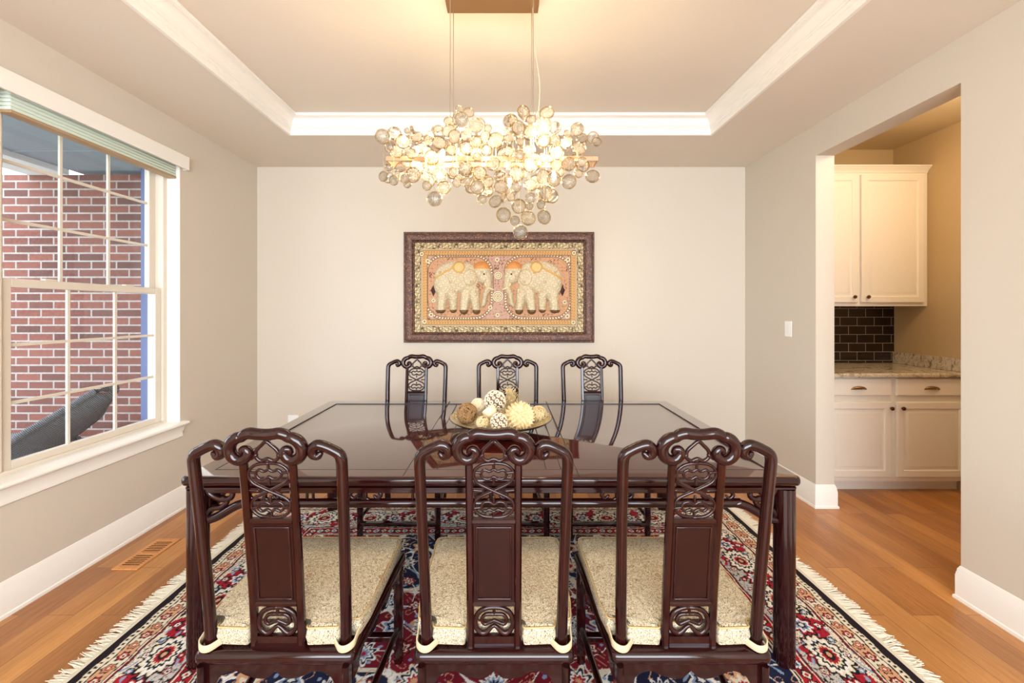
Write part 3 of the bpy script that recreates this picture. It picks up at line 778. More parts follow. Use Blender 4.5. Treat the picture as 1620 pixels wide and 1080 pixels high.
# ------------------------------------------------------------------ dining chairs
def yb(z): return -.058 * max(0.0, (z - .42) / .58) ** 1.35 if z > .42 else -.02 * (.42 - z) / .42
def make_chair():
    root = empty('dining_chair')
    B = lambda x, z, o=0: (x, yb(z) + o, z)
    for s in (-1, 1):
        g = G()
        pts = [B(s * .192, 0), B(s * .194, .2), B(s * .195, .42), B(s * .198, .6), B(s * .202, .8), B(s * .204, .93), B(s * .2045, .972), B(s * .203, .990), B(s * .196, 1.003), B(s * .180, 1.013), B(s * .160, 1.0225), B(s * .140, 1.027), B(s * .1265, 1.017), B(s * .1265, 1.001), B(s * .1385, .9945), B(s * .147, 1.002)]
        rr = [.0165, .0165, .0165, .0160, .0155, .0155, .0155, .0155, .015, .0145, .0148, .0152, .0150, .014, .0115, .008]
        g.tube(pts, rr, 14, sm=4)
        g.v = [(x, y, max(z, 0.0)) for x, y, z in g.v]
        g.build('rear_post', rose_m, root, smooth=True, angle=70)
    # crest
    g = G()
    half = [(0, 1.058, .0138), (.020, 1.059, .014), (.040, 1.0615, .0142), (.056, 1.057, .0135), (.064, 1.050, .0125), (.074, 1.049, .0140), (.088, 1.041, .0148), (.0985, 1.025, .0148), (.0985, 1.006, .0145), (.0885, .991, .0142), (.073, .9845, .0138), (.058, .990, .013), (.049, 1.003, .012), (.053, 1.015, .0105), (.063, 1.0155, .009), (.0675, 1.0075, .007)]
    pts = [B(-x, z, -.004) for x, z, r in half[::-1]] + [B(x, z, -.004) for x, z, r in half[1:]]
    rr = [r for x, z, r in half[::-1]] + [r for x, z, r in half[1:]]
    g.tube(pts, [r * 1.13 for r in rr], 14, sm=4); g.build('crest_rail', rose_m, root, smooth=True, angle=70)
    # splat stiles and rails
    for s in (-1, 1):
        g = G(); g.sweep([B(s * .068, z) for z in (.41, .5, .6, .7, .8, .9, .98)], rect_sec(.021, .020, .005), ref=(0, 1, 0)); g.build('splat_stile', rose_m, root, bevel=0, smooth=True, angle=30)
    for z0, z1 in ((.797, .813), (.548, .562)):
        g = G(); zc = (z0 + z1) / 2; g.sweep([B(-.06, zc), B(.06, zc)], rect_sec(.018, z1 - z0, .004), ref=(0, 0, 1)); g.build('splat_rail', rose_m, root, smooth=True, angle=30)
    g = G(); g.sweep([B(0, z) for z in (.562, .62, .68, .74, .797)], rect_sec(.118, .010, .002), ref=(0, 1, 0))
    g.build('splat_panel', rose_panel_m, root)
    for sg in (-1, 1):
        g = G(); o_ = sg * .0062
        ring = [B(-.048, .572, o_), B(.048, .572, o_), B(.048, .787, o_), B(-.048, .787, o_)]
        for a, b in ((0, 1), (1, 2), (2, 3), (3, 0)):
            A_, B_ = Vector(ring[a]), Vector(ring[b]); g.tube([A_.lerp(B_, t) + Vector((0, yb(A_.z + (B_.z - A_.z) * t) - (yb(A_.z) + (yb(B_.z) - yb(A_.z)) * t), 0)) for t in (0, .25, .5, .75, 1)], .003, 6, sm=0)
        g.build('panel_moulding', rose_m, root, smooth=True, angle=60)
    # upper openwork
    g = G()
    def T(pts, r=.0048, closed=False, off=0): g.tube([B(x, z, off) for x, z in pts], r, 8, closed, 4)
    T([(0, 1.047), (0, 1.036)], .006)
    T([(0, 1.037), (-.013, 1.027), (-.029, 1.010), (-.031, .992), (-.017, .981), (0, .987), (.017, .981), (.031, .992), (.029, 1.010), (.013, 1.027)], .0056, True)
    T([(-.045, .988), (-.031, .998)], .006); T([(.045, .988), (.031, .998)], .006)
    for s in (-1, 1):
        T([(0, .974), (s * .030, .971), (s * .050, .957), (s * .056, .938), (s * .046, .918), (s * .020, .903), (0, .893), (-s * .020, .884), (-s * .046, .870), (-s * .056, .852), (-s * .050, .832), (-s * .030, .818), (0, .815)], .0050, off=s * .0012)
        T([(s * .055, .948), (s * .036, .946)], .0042); T([(s * .055, .842), (s * .036, .844)], .0042)
        T([(s * .056, .895), (s * .034, .893)], .0042)
    for zc, f in ((.938, 1), (.850, -1)):
        T([(-.036, zc + f * .006), (-.026, zc + f * .017), (-.012, zc + f * .012), (0, zc + f * .018), (.012, zc + f * .012), (.026, zc + f * .017), (.036, zc + f * .006), (.028, zc - f * .008), (.012, zc - f * .010), (0, zc - f * .003), (-.012, zc - f * .010), (-.028, zc - f * .008)], .0044, True)
    T([(0, .974), (0, .956)], .0042); T([(0, .815), (0, .832)], .0042)
    T([(0, .935), (0, .912)], .0040); T([(0, .853), (0, .876)], .0040)
    g.build('carved_openwork', rose_m, root, smooth=True, angle=70)
    # lower openwork
    g = G()
    for s in (-1, 1):
        T([(0, .542), (s * .022, .540), (s * .044, .527), (s * .054, .503), (s * .050, .478), (s * .034, .465), (s * .020, .470), (s * .008, .482), (0, .487)], [.006, .007, .0075, .0075, .0075, .008, .0075, .006, .005])
        T([(s * .008, .522), (s * .026, .520), (s * .036, .505), (s * .028, .492), (s * .012, .498), (0, .503)], .0055)
        T([(s * .056, .503), (s * .062, .503)], .006)
    T([(0, .522), (0, .542)], .005)
    T([(-.008, .522), (.008, .522)], .0055)
    g.build('carved_openwork', rose_m, root, smooth=True, angle=70)
    g = G(); g.sweep([B(0, z) for z in (.405, .43, .458)], rect_sec(.118, .012, .002), ref=(0, 1, 0)); g.build('splat_foot', rose_m, root)
    # seat frame: trapezoid
    zs = .425
    def trap(p, z, rr_=.022):
        pts = []; wa, wb = .231 - p, .256 - p; ya, yb_ = -.030 + p, .475 - p; r = max(.004, rr_ - p)
        for (cx_, cy_, a0) in ((wb - r, yb_ - r, 0), (-wb + r, yb_ - r, PI / 2), (-wa + r, ya + r, PI), (wa - r, ya + r, 1.5 * PI)):
            for i in range(5):
                a = a0 + PI / 2 * i / 4; pts.append((cx_ + r * math.cos(a), cy_ + r * math.sin(a), z))
        return pts
    g = G(); g.loops([trap(.02, zs - .034), trap(.006, zs - .034), trap(.001, zs - .028), trap(0, zs - .018), trap(.002, zs - .008), trap(.010, zs)])
    g.build('seat', rose_m, root, smooth=True, angle=50)
    # aprons with cusped lower edge
    def apron(p0, p1, zt, dp=.065):
        g = G(); p0 = Vector(p0); p1 = Vector(p1); n = 41; t = (p1 - p0).normalized(); nn = Vector((-t.y, t.x, 0)) * .009
        rows = []
        for i in range(n):
            u = i / (n - 1); a = abs(2 * u - 1)
            if a > .86: h = dp
            elif a > .74: h = dp - (dp - .034) * math.sin((.86 - a) / .12 * PI / 2)
            elif a > .45: h = .034 - .010 * math.sin((.74 - a) / .29 * PI) 
            else: h = .034 + .012 * math.sin((.45 - a) / .45 * PI * .9) - .014 * max(0, 1 - a / .12)
            P = p0.lerp(p1, u); rows.append([P - nn + Vector((0, 0, zt)), P + nn + Vector((0, 0, zt)), P + nn + Vector((0, 0, zt - h)), P - nn + Vector((0, 0, zt - h))])
        g.loops(rows); g.build('apron', rose_m, root, bevel=.002)
    zt = zs - .0335
    apron((-.20, -.010, 0), (.20, -.010, 0), zt); apron((-.222, .452, 0), (.222, .452, 0), zt)
    apron((-.208, 0, 0), (-.232, .44, 0), zt); apron((.208, 0, 0), (.232, .44, 0), zt)
    for s in (-1, 1):
        g = G(); g.sweep([(s * .230, .447, z) for z in (0, .2, zt)], rect_sec(.034, .034, .009), [.95, 1, 1], ref=(0, 1, 0)); g.build('leg', rose_m, root, smooth=True, angle=40)
        g = G(); g.sweep([(s * .205, -.02, z) for z in (0, .2, zt)], rect_sec(.020, .034, .006), ref=(0, 1, 0)); g.build('leg_facing', rose_m, root, smooth=True, angle=40)
        g = G(); g.tube([(s * .198, .0, .135), (s * .230, .447, .135)], .0125, 8, sm=0); g.build('stretcher', rose_m, root, smooth=True, angle=60)
    g = G(); g.tube([(-.195, 0, .165), (.195, 0, .165)], .0125, 8, sm=0); g.build('stretcher', rose_m, root, smooth=True, angle=60)
    g = G(); g.box(-.225, .225, .432, .462, .085, .108); g.build('foot_rail', rose_m, root, bevel=.004)
    return root

def make_cushion():
    root = empty('seat_cushion')
    def outline(p):
        P = [(-.243, .466), (-.236, .10), (-.226, .028), (-.180, .024), (-.176, -.006), (-.084, -.010), (-.080, .012), (.080, .012), (.084, -.010), (.176, -.006), (.180, .024), (.226, .028), (.236, .10), (.243, .466)][::-1]
        # round the corners
        n = len(P); out = []
        for i in range(n):
            a, b, c = Vector(P[i - 1]), Vector(P[i]), Vector(P[(i + 1) % n]); r = .03 if abs(b.y - .466) < .01 else .008
            r = min(r, (b - a).length * .45, (c - b).length * .45)
            p0 = b + (a - b).normalized() * r; p1 = b + (c - b).normalized() * r
            for t in (0, .33, .67, 1): out.append(p0 * (1 - t) ** 2 + b * 2 * t * (1 - t) + p1 * t * t)
        m = len(out); res = []
        for i in range(m):
            t = (out[(i + 1) % m] - out[i - 1]); t.normalize(); nn = Vector((-t.y, t.x)); res.append(out[i] + nn * p)
        return res
    z0, z1 = .428, .486; g = G()
    sgn = 1
    a0 = outline(0)
    cx_ = sum(p.x for p in a0) / len(a0); test = outline(.01)
    if sum((p - Vector((0, .2))).length for p in test) > sum((p - Vector((0, .2))).length for p in a0): sgn = -1
    def ring(p, z): return [(q.x, q.y, z) for q in outline(sgn * p)]
    g.loops([ring(.010, z0), ring(.002, z0 + .006), ring(0, z0 + .02), ring(-.003, (z0 + z1) / 2), ring(0, z1 - .014), ring(.003, z1 - .004), ring(.010, z1 + .001)], True, True)
    g.build('cover', brocade_m, root, smooth=True, angle=40)
    # softly domed crown of the cushion top
    g = G(); n = 22; vs = []; fs = []
    for j in range(n + 1):
        for i in range(n + 1):
            u = -1 + 2 * i / n; v = -1 + 2 * j / n
            hwid = .172 + .062 * min(1, max(0, (v + .86) / .16)) if v < -.7 else .234
            vs.append((u * hwid, .238 + v * .218, z1 + .0005 + .010 * (1 - u ** 4) * (1 - v ** 4)))
    for j in range(n):
        for i in range(n): a = j * (n + 1) + i; fs.append((a, a + 1, a + n + 2, a + n + 1))
    g.add(vs, fs); g.build('cushion_top', brocade_m, root, smooth=True, angle=60)
    for zz in (z0 + .028, z1 - .003):
        g = G(); q = outline(sgn * .001)
        g.tube([(p.x, p.y, zz) for p in q], .0026 if zz > .45 else .002, 6, True, 0, ref=(0, 0, 1)); g.build('piping', piping_m, root, smooth=True, angle=80)
    for s in (-1, 1):
        g = G()
        pts = [(s * .165, -.004, z0 + .014), (s * .185, -.024, z0 + .009), (s * .205, -.026, z0 + .010), (s * .221, -.012, z0 + .014), (s * .223, .010, z0 + .020), (s * .226, .045, z0 + .030)]
        P, R = smooth(pts, [1] * 6, 4, False)
        g.sweep(P, rect_sec(.004, .020, .001), R, ref=(0, 0, 1)); g.build('strap', strap_m, root, smooth=True, angle=50)
    return root

zc0 = .011
SY = 1.19
FRONT = [(-.659, 'left'), (-.035, 'mid'), (.527, 'right')]
flab = ['near side dining chair at the left end, back to the viewer, carved dark rosewood', 'near side dining chair in the middle, back to the viewer, carved dark rosewood', 'near side dining chair at the right end, back to the viewer, carved dark rosewood']
clab = ['gold brocade cushion on the near left dining chair', 'gold brocade cushion on the near middle dining chair', 'gold brocade cushion on the near right dining chair']
rlab = ['far side dining chair at the left, facing the viewer below the picture', 'far side dining chair in the middle, behind the bowl of decorative balls', 'far side dining chair at the right, facing the viewer below the picture']
ch0 = make_chair(); cu0 = make_cushion()
for i, (x, _) in enumerate(FRONT):
    c = ch0 if i == 0 else copy_tree(ch0)
    c.location = (x, SY, zc0); tag(c, flab[i], 'chair', 'rosewood dining chairs')
    q = cu0 if i == 0 else copy_tree(cu0)
    q.location = (x, SY, zc0); tag(q, clab[i], 'cushion', 'brocade seat cushions')
for i, x in enumerate((-.655, .009, .625)):
    c = copy_tree(ch0); c.location = (x, 2.955, zc0); c.rotation_euler = (0, 0, PI); c.scale = (1.03, 1, 1); tag(c, rlab[i], 'chair', 'rosewood dining chairs')

# ------------------------------------------------------------------ bowl and its balls
bx_, by_ = -.03, 2.262; bz = TZ + .0008
def glass_bowl_mat():
    m = M('gold_flecked_glass', (206, 190, 150), 0.22, metal=0.35)
    vo = m.node('ShaderNodeTexVoronoi', feature='DISTANCE_TO_EDGE'); vo.inputs['Scale'].default_value = 60; m.link(m.coords(), vo.inputs['Vector'])
    m.color(m.ramp(vo.outputs['Distance'], [(0.0, (112, 98, 70)), (0.06, (196, 180, 140)), (0.3, (230, 220, 186))])); m.bump(vo.outputs['Distance'], .5, .002); return m.m
bowl = empty('decorative_bowl', (bx_, by_, bz)); tag(bowl, 'wide shallow gold flecked bowl in the centre of the dining table', 'bowl')
g = G(); prof = [(.001, .010)] + [(r_, .010 + .058 * (r_ / .28) ** 1.8) for r_ in (.04, .08, .12, .16, .20, .24, .27)] + [(.278, .0675)]
g.lathe(prof, n=56); g.build('bowl_inside', glass_bowl_mat(), bowl, smooth=True, angle=70)
g = G(); prof = [(.278, .0675), (.281, .066), (.279, .062)] + [(r_, .002 + .056 * (r_ / .28) ** 1.8) for r_ in (.265, .24, .20, .16, .12, .08)] + [(.07, 0), (.001, 0)]
g.lathe(prof, n=56); g.build('bowl_outside', M('dark_bronze_glaze', (52, 40, 30), .2).m, bowl, smooth=True, angle=70)

cork_m = M('brown_wicker', (150, 112, 70), 0.7); cork_m.color(cork_m.ramp(cork_m.noise(cork_m.coords(), 160, 3, .6, 1.5), [(.35, (92, 62, 36)), (.6, (176, 138, 90))])); cork_m = cork_m.m
cream_m = M('cream_dried_fibre', (228, 206, 160), 0.75).m
pearl_m = M('pale_shell_ring', (236, 228, 206), 0.35).m
core_m = M('brown_ball_core', (120, 90, 60), 0.6).m
petal_m = M('dried_petal', (232, 208, 156), 0.7); petal_m.color(petal_m.ramp(petal_m.noise(petal_m.coords(), 70, 4, .6, 1), [(.35, (206, 168, 112)), (.6, (238, 218, 172))])); petal_m = petal_m.m
candle_m = M('cream_wax', (240, 222, 184), 0.45).m
twig_m = M('pale_rattan', (214, 196, 150), 0.7).m
def px2(px, py, Y): return ((px - 801) / F * Y, Y, CZ - (py - 492) / F * Y)
def rest(px, py, rpx, Y):
    p = px2(px, py, Y); return p, rpx / F * Y
def dirs(n):
    out = []
    for i in range(n):
        z = 1 - 2 * (i + .5) / n; a = i * 2.39996; r_ = math.sqrt(1 - z * z); out.append(Vector((r_ * math.cos(a), r_ * math.sin(a), z)))
    return out
def arc_ball(name, p, R, core, strands, ncount, thick, label, seed, Yscale=1):
    rn = random.Random(seed); root = empty(name, p)
    g = G(); g.ball((0, 0, 0), R * .93, 20, 12); g.build('core', core, root, smooth=True, angle=80)
    g = G()
    for k in range(ncount):
        a = Vector((rn.gauss(0, 1), rn.gauss(0, 1), rn.gauss(0, 1))).normalized(); b = a.orthogonal().normalized(); c = a.cross(b)
        off = rn.uniform(-.55, .55); rr = math.sqrt(1 - off * off); s0 = rn.uniform(0, 2 * PI); L = rn.uniform(1.6, 4.2)
        pts = []
        for i in range(13):
            t = s0 + L * i / 12; w = off + .12 * math.sin(t * 3 + k); d = (a * w + (b * math.cos(t) + c * math.sin(t)) * rr).normalized(); pts.append(d * (R * rn.uniform(.955, .985)))
        g.tube(pts, thick, 5, False, 0, ref=(0, 0, 0), round_end=False)
    g.build('strand_wrap', strands, root, smooth=True, angle=80, recalc=False)
    tag(root, label, 'decorative ball'); return root
def ring_ball(name, p, R, n, label):
    root = empty(name, p); g = G(); g.ball((0, 0, 0), R * .95, 20, 12); g.build('core', core_m, root, smooth=True, angle=80)
    g = G()
    for i, d in enumerate(dirs(n)):
        b = d.orthogonal().normalized(); c = d.cross(b); rr = R * (1.72 / math.sqrt(n)) * (.95 if i % 3 else .74)
        g.tube([d * R * .965 + (b * math.cos(t) + c * math.sin(t)) * rr * .66 for t in [2 * PI * k / 10 for k in range(10)]], rr * .34, 6, True, 0, ref=tuple(d))
    g.build('shell_rings', pearl_m, root, smooth=True, angle=80, recalc=False); tag(root, label, 'decorative ball'); return root
p, R = rest(738.8, 653.6, 16.7, 2.20); arc_ball('twine_ball', p, R, M('dark_twine_core', (70, 44, 24), .8).m, cork_m, 110, .0016, 'brown woven twine ball at the left side of the bowl', 1)
p, R = rest(783.2, 634.4, 16.9, 2.31); ring_ball('ring_ball', p, R, 62, 'larger ball studded with pale rings, at the top of the bowl pile')
p, R = rest(789.4, 667, 13.6, 2.11); ring_ball('ring_ball', p, R, 52, 'smaller ball studded with pale rings, at the front of the bowl')
p, R = rest(763.5, 668, 10.2, 2.10); arc_ball('fibre_ball', p, R, core_m, twig_m, 60, .0014, 'small cream fibre wound ball at the front left of the bowl', 4)
p, R = rest(851.7, 655, 13.5, 2.26); arc_ball('rattan_ball', p, R, M('shade_of_rattan_core', (150, 130, 92), .8).m, twig_m, 70, .0018, 'pale rattan lattice ball at the right side of the bowl', 5)
p, R = rest(756.5, 641.5, 12.0, 2.36); arc_ball('shell_ball', p, R, cream_m, pearl_m, 40, .0018, 'cream ball at the back left of the bowl behind the brown twine ball', 6)
# flower ball: overlapping petals
p, R = rest(822.2, 658, 20.6, 2.14); root = empty('petal_ball', p); g = G(); g.ball((0, 0, 0), R * .93, 22, 14); g.build('core', petal_m, root, smooth=True, angle=80)
g = G(); ctr = Vector((.30, -.85, .32)).normalized()
for i, d in enumerate(dirs(170)):
    t = (d - ctr * d.dot(ctr)); t = t.normalized() if t.length > .05 else d.orthogonal().normalized(); c = d.cross(t)
    w_ = R * .20; L = R * .30; base = d * R * .93
    g.add([base - t * L * .4 - c * w_ * .3, base - t * L * .4 + c * w_ * .3, base + t * L * .3 + c * w_ + d * R * .03, base + t * L * .9 + d * R * .035, base + t * L * .3 - c * w_ + d * R * .03, base + d * R * .005 - t * L * .3], [(0, 1, 2, 3, 4), (5, 4, 3), (5, 3, 2), (5, 2, 1), (5, 0, 4), (5, 1, 0)])
g.build('petals', petal_m, root, recalc=False); tag(root, 'large cream ball of dried petals at the front right of the bowl', 'decorative ball')
# smooth wax cone ball (half cut)
p, R = rest(775, 651, 11.5, 2.19); root = empty('wax_pod', p)
g = G(); g.lathe([(.001, -R), (R * .6, -R * .82), (R * .95, -R * .3), (R, .2 * R), (R * .93, .55 * R), (R * .86, .62 * R), (R * .8, .60 * R), (R * .3, .52 * R), (.001, .5 * R)], n=24); o = g.build('pod', candle_m, root, smooth=True, angle=40)
root.rotation_euler = (-.2, -.65, 0); tag(root, 'smooth cream wax pod tilted between the balls in the bowl', 'ornament')
# dried flower sprig
root = empty('dried_flower_sprig', (.022, 2.40, .82)); rn = random.Random(12)
g = G()
for k in range(90):
    a = rn.uniform(0, 2 * PI); sp = rn.uniform(0, .055); h = rn.uniform(.06, .150); q = rn.uniform(-.02, .02)
    g.tube([(rn.uniform(-.02, .02), rn.uniform(-.02, .02), -.03), (sp * math.cos(a) * .5 + q, sp * math.sin(a) * .5, h * .4), (sp * math.cos(a) + q, sp * math.sin(a), h * .8), (sp * math.cos(a + .5) * 1.1, sp * math.sin(a + .5), h)], [.0012, .0012, .001, .0006], 4, sm=3, round_end=False)
g.build('stems', twig_m, root, recalc=False)
g = G()
for hx_, hy_, hz in ((-.005, -.03, .075), (.03, -.02, .04), (-.012, .0, .115)):
    for k in range(26):
        d = Vector((rn.gauss(0, 1), rn.gauss(0, 1), rn.gauss(.4, 1))).normalized(); b = d.orthogonal().normalized(); c0 = Vector((hx_, hy_, hz)); L = rn.uniform(.012, .024)
        g.add([c0, c0 + d * L * .6 + b * .005, c0 + d * L, c0 + d * L * .6 - b * .005, c0 + d * L * .55 + d.cross(b) * .003], [(0, 1, 4), (1, 2, 4), (2, 3, 4), (3, 0, 4), (0, 3, 2, 1)])
g.build('dried_blossom', petal_m, root, recalc=False); tag(root, 'pale dried flower sprig standing at the back of the bowl', 'dried flowers')

# ------------------------------------------------------------------ framed elephant tapestry
zp = .00123
pic = empty('framed_tapestry', ((789.5 - 801) / 170.6, YB, CZ - (454.5 - 492) / 170.6)); tag(pic, 'framed embroidered tapestry of two facing elephants on the back wall', 'picture')
PW, PH_ = 299 / 170.6 / 2, 173.5 / 170.6 / 2
fm = M('carved_bronze_frame', (92, 52, 36), 0.35, metal=0.35)
n_ = fm.noise(fm.coords(), 42, 4, .65, 2.5); fm.color(fm.ramp(n_, [(.38, (44, 24, 20)), (.54, (80, 46, 34)), (.66, (150, 104, 62))])); fm.bump(n_, .5, .004)
g = G(); fp = [(0, 0), (0, .030), (.008, .036), (.014, .034), (.022, .044), (.045, .046), (.070, .036), (.086, .022), (.092, .022), (.096, .017), (.096, .006)]
g.loops([[(-PW + p_, -h_, -PH_ + p_), (PW - p_, -h_, -PH_ + p_), (PW - p_, -h_, PH_ - p_), (-PW + p_, -h_, PH_ - p_)] for p_, h_ in fp], False, False)
g.build('frame', [fm.m], pic, smooth=True, angle=35)
def to_ab(xz, yz): return (xz - 806) * zp, (498 - yz) * zp
apal = {k: np.array(lin(v)) for k, v in dict(gold=(186, 164, 122), tan=(180, 150, 106), orange=(204, 156, 98), pink=(198, 150, 116), dark=(92, 74, 56), cream=(232, 216, 180), brown=(120, 84, 60), mauve=(196, 156, 136)).items()}
def art_color(A, B):
    xz = A / zp + 806; yz = 498 - B / zp
    C = np.zeros(A.shape + (3,)); C[:] = apal['gold']
    d = np.minimum(np.minimum(xz - 170, 1442 - xz), np.minimum(yz - 160, 838 - yz)); along = np.where(np.minimum(xz - 170, 1442 - xz) < np.minimum(yz - 160, 838 - yz), yz, xz)
    def put(m_, c): C[m_] = apal[c]
    b1 = d < 48; a = np.sin(along * .16 + 1.8 * np.sin(d * .2)) + np.sin(d * .26 + 1.5 * np.sin(along * .11)); put(b1 & (np.abs(a) < .34), 'dark'); put(b1 & (a > 1.2), 'cream')
    put((d > 48) & (d < 51), 'dark'); put((d >= 51) & (d < 56), 'cream'); put((d >= 56) & (d < 59), 'dark')
    put((d >= 59) & (d < 96), 'orange'); put((np.abs(d - 72) < 3) & (np.sin(along * .3) > .6), 'brown'); put((np.abs(d - 88) < 3) & (np.sin(along * .3 + 1) > .6), 'brown')
    put((d >= 96) & (d < 100), 'dark'); put(d >= 100, 'mauve')
    inn = d >= 100
    a = np.sin(xz * .13 + 2 * np.sin(yz * .09)) + np.sin(yz * .14 + 2 * np.sin(xz * .08)); put(inn & (np.abs(a) < .12), 'brown')
    for cx_ in (505, 1100):
        X_ = (xz - cx_) / 246; Y_ = (yz - 495) / 236; s = (np.abs(X_) ** 5 + np.abs(Y_) ** 5) ** .2
        s = s + .10 * np.exp(-(((np.abs(X_) - 1) ** 2 + (np.abs(Y_) - 1) ** 2) / .05))
        put(inn & (s < 1), 'pink'); a2 = np.sin(xz * .11 + 2.2 * np.sin(yz * .07)) + np.sin(yz * .12 + 2.2 * np.sin(xz * .07 + 1))
        put(inn & (s < .93) & (np.abs(a2) < .11), 'brown'); put(inn & (s < .93) & (a2 > 1.55), 'orange')
        sp = (np.sin(np.arctan2(Y_, X_) * 84) > -.2)
        put(inn & (np.abs(s - 1) < .022) & sp, 'cream'); put(inn & (np.abs(s - 1) < .022) & ~sp, 'dark'); put(inn & (np.abs(s - 1.045) < .008), 'dark'); put(inn & (np.abs(s - .955) < .008), 'dark')
    def med(mx, my, R_):
        r_ = np.hypot(xz - mx, yz - my); put(r_ < R_, 'cream'); put((r_ < R_) & (np.abs(np.mod(r_, 12) - 6) < 2.0), 'dark'); put((r_ < R_ * .25), 'orange')
    for q in ((800, 408, 30), (797, 565, 42), (225, 247, 20), (1370, 240, 20), (245, 755, 18), (1365, 762, 18), (795, 705, 18), (792, 290, 16), (312, 597, 22), (295, 705, 16), (1320, 715, 16), (270, 300, 16), (1325, 290, 16), (740, 650, 18), (1300, 610, 18)): med(*q)
    rs = np.random.RandomState(5); return C * (rs.rand(*A.shape)[..., None] * .22 + .86)
aw, ah = (1444 - 168) / 2 * zp, (840 - 158) / 2 * zp
grid_mesh('embroidered_ground', -aw, aw, -ah, ah, 560, 300, art_color, art_m, lambda X, Y, H: np.stack([X, np.full_like(X, -.008), Y], -1), pic)
# padded elephants, a relief of cushions stitched onto the cloth
EL = [('e', 470, 420, 150, 118, 30), ('e', 400, 470, 85, 110, 34), ('e', 560, 430, 90, 115, 34), ('e', 520, 350, 100, 48, 26), ('e', 675, 375, 68, 72, 36), ('e', 690, 420, 50, 55, 34),
      ('c', 385, 540, 372, 660, 46, 34, 34), ('c', 462, 550, 462, 662, 38, 28, 26), ('c', 560, 540, 542, 668, 44, 33, 36), ('c', 618, 530, 636, 672, 42, 29, 30),
      ('c', 722, 420, 728, 490, 36, 27, 30), ('c', 728, 490, 702, 560, 27, 22, 28), ('c', 702, 560, 694, 618, 22, 19, 26), ('c', 694, 618, 682, 636, 19, 15, 24), ('c', 365, 660, 350, 668, 30, 22, 22), ('c', 636, 672, 640, 676, 29, 25, 24), ('c', 345, 430, 330, 490, 11, 7, 14)]
def relief(flip, parts=EL):
    def f(xz, yz):
        x = 1594 - xz if flip else xz
        H = np.full(x.shape, -1.0)
        for p_ in parts:
            if p_[0] == 'e': q = ((x - p_[1]) / p_[3]) ** 2 + ((yz - p_[2]) / p_[4]) ** 2; h = p_[5] * (1 - q)
            else:
                _, xa, ya, xb, yb2, ra, rb, hh = p_; dx, dy = xb - xa, yb2 - ya; t = np.clip(((x - xa) * dx + (yz - ya) * dy) / (dx * dx + dy * dy), 0, 1)
                r_ = ra + (rb - ra) * t; q = ((x - xa - dx * t) ** 2 + (yz - ya - dy * t) ** 2) / r_ ** 2; h = hh * (1 - q)
            h = np.where(h > 0, p_[-1] * 1.5 * np.clip(h / p_[-1], 0, 1) ** .6, h * .5)
            H = np.maximum(H, h) + .0
        return H
    return f
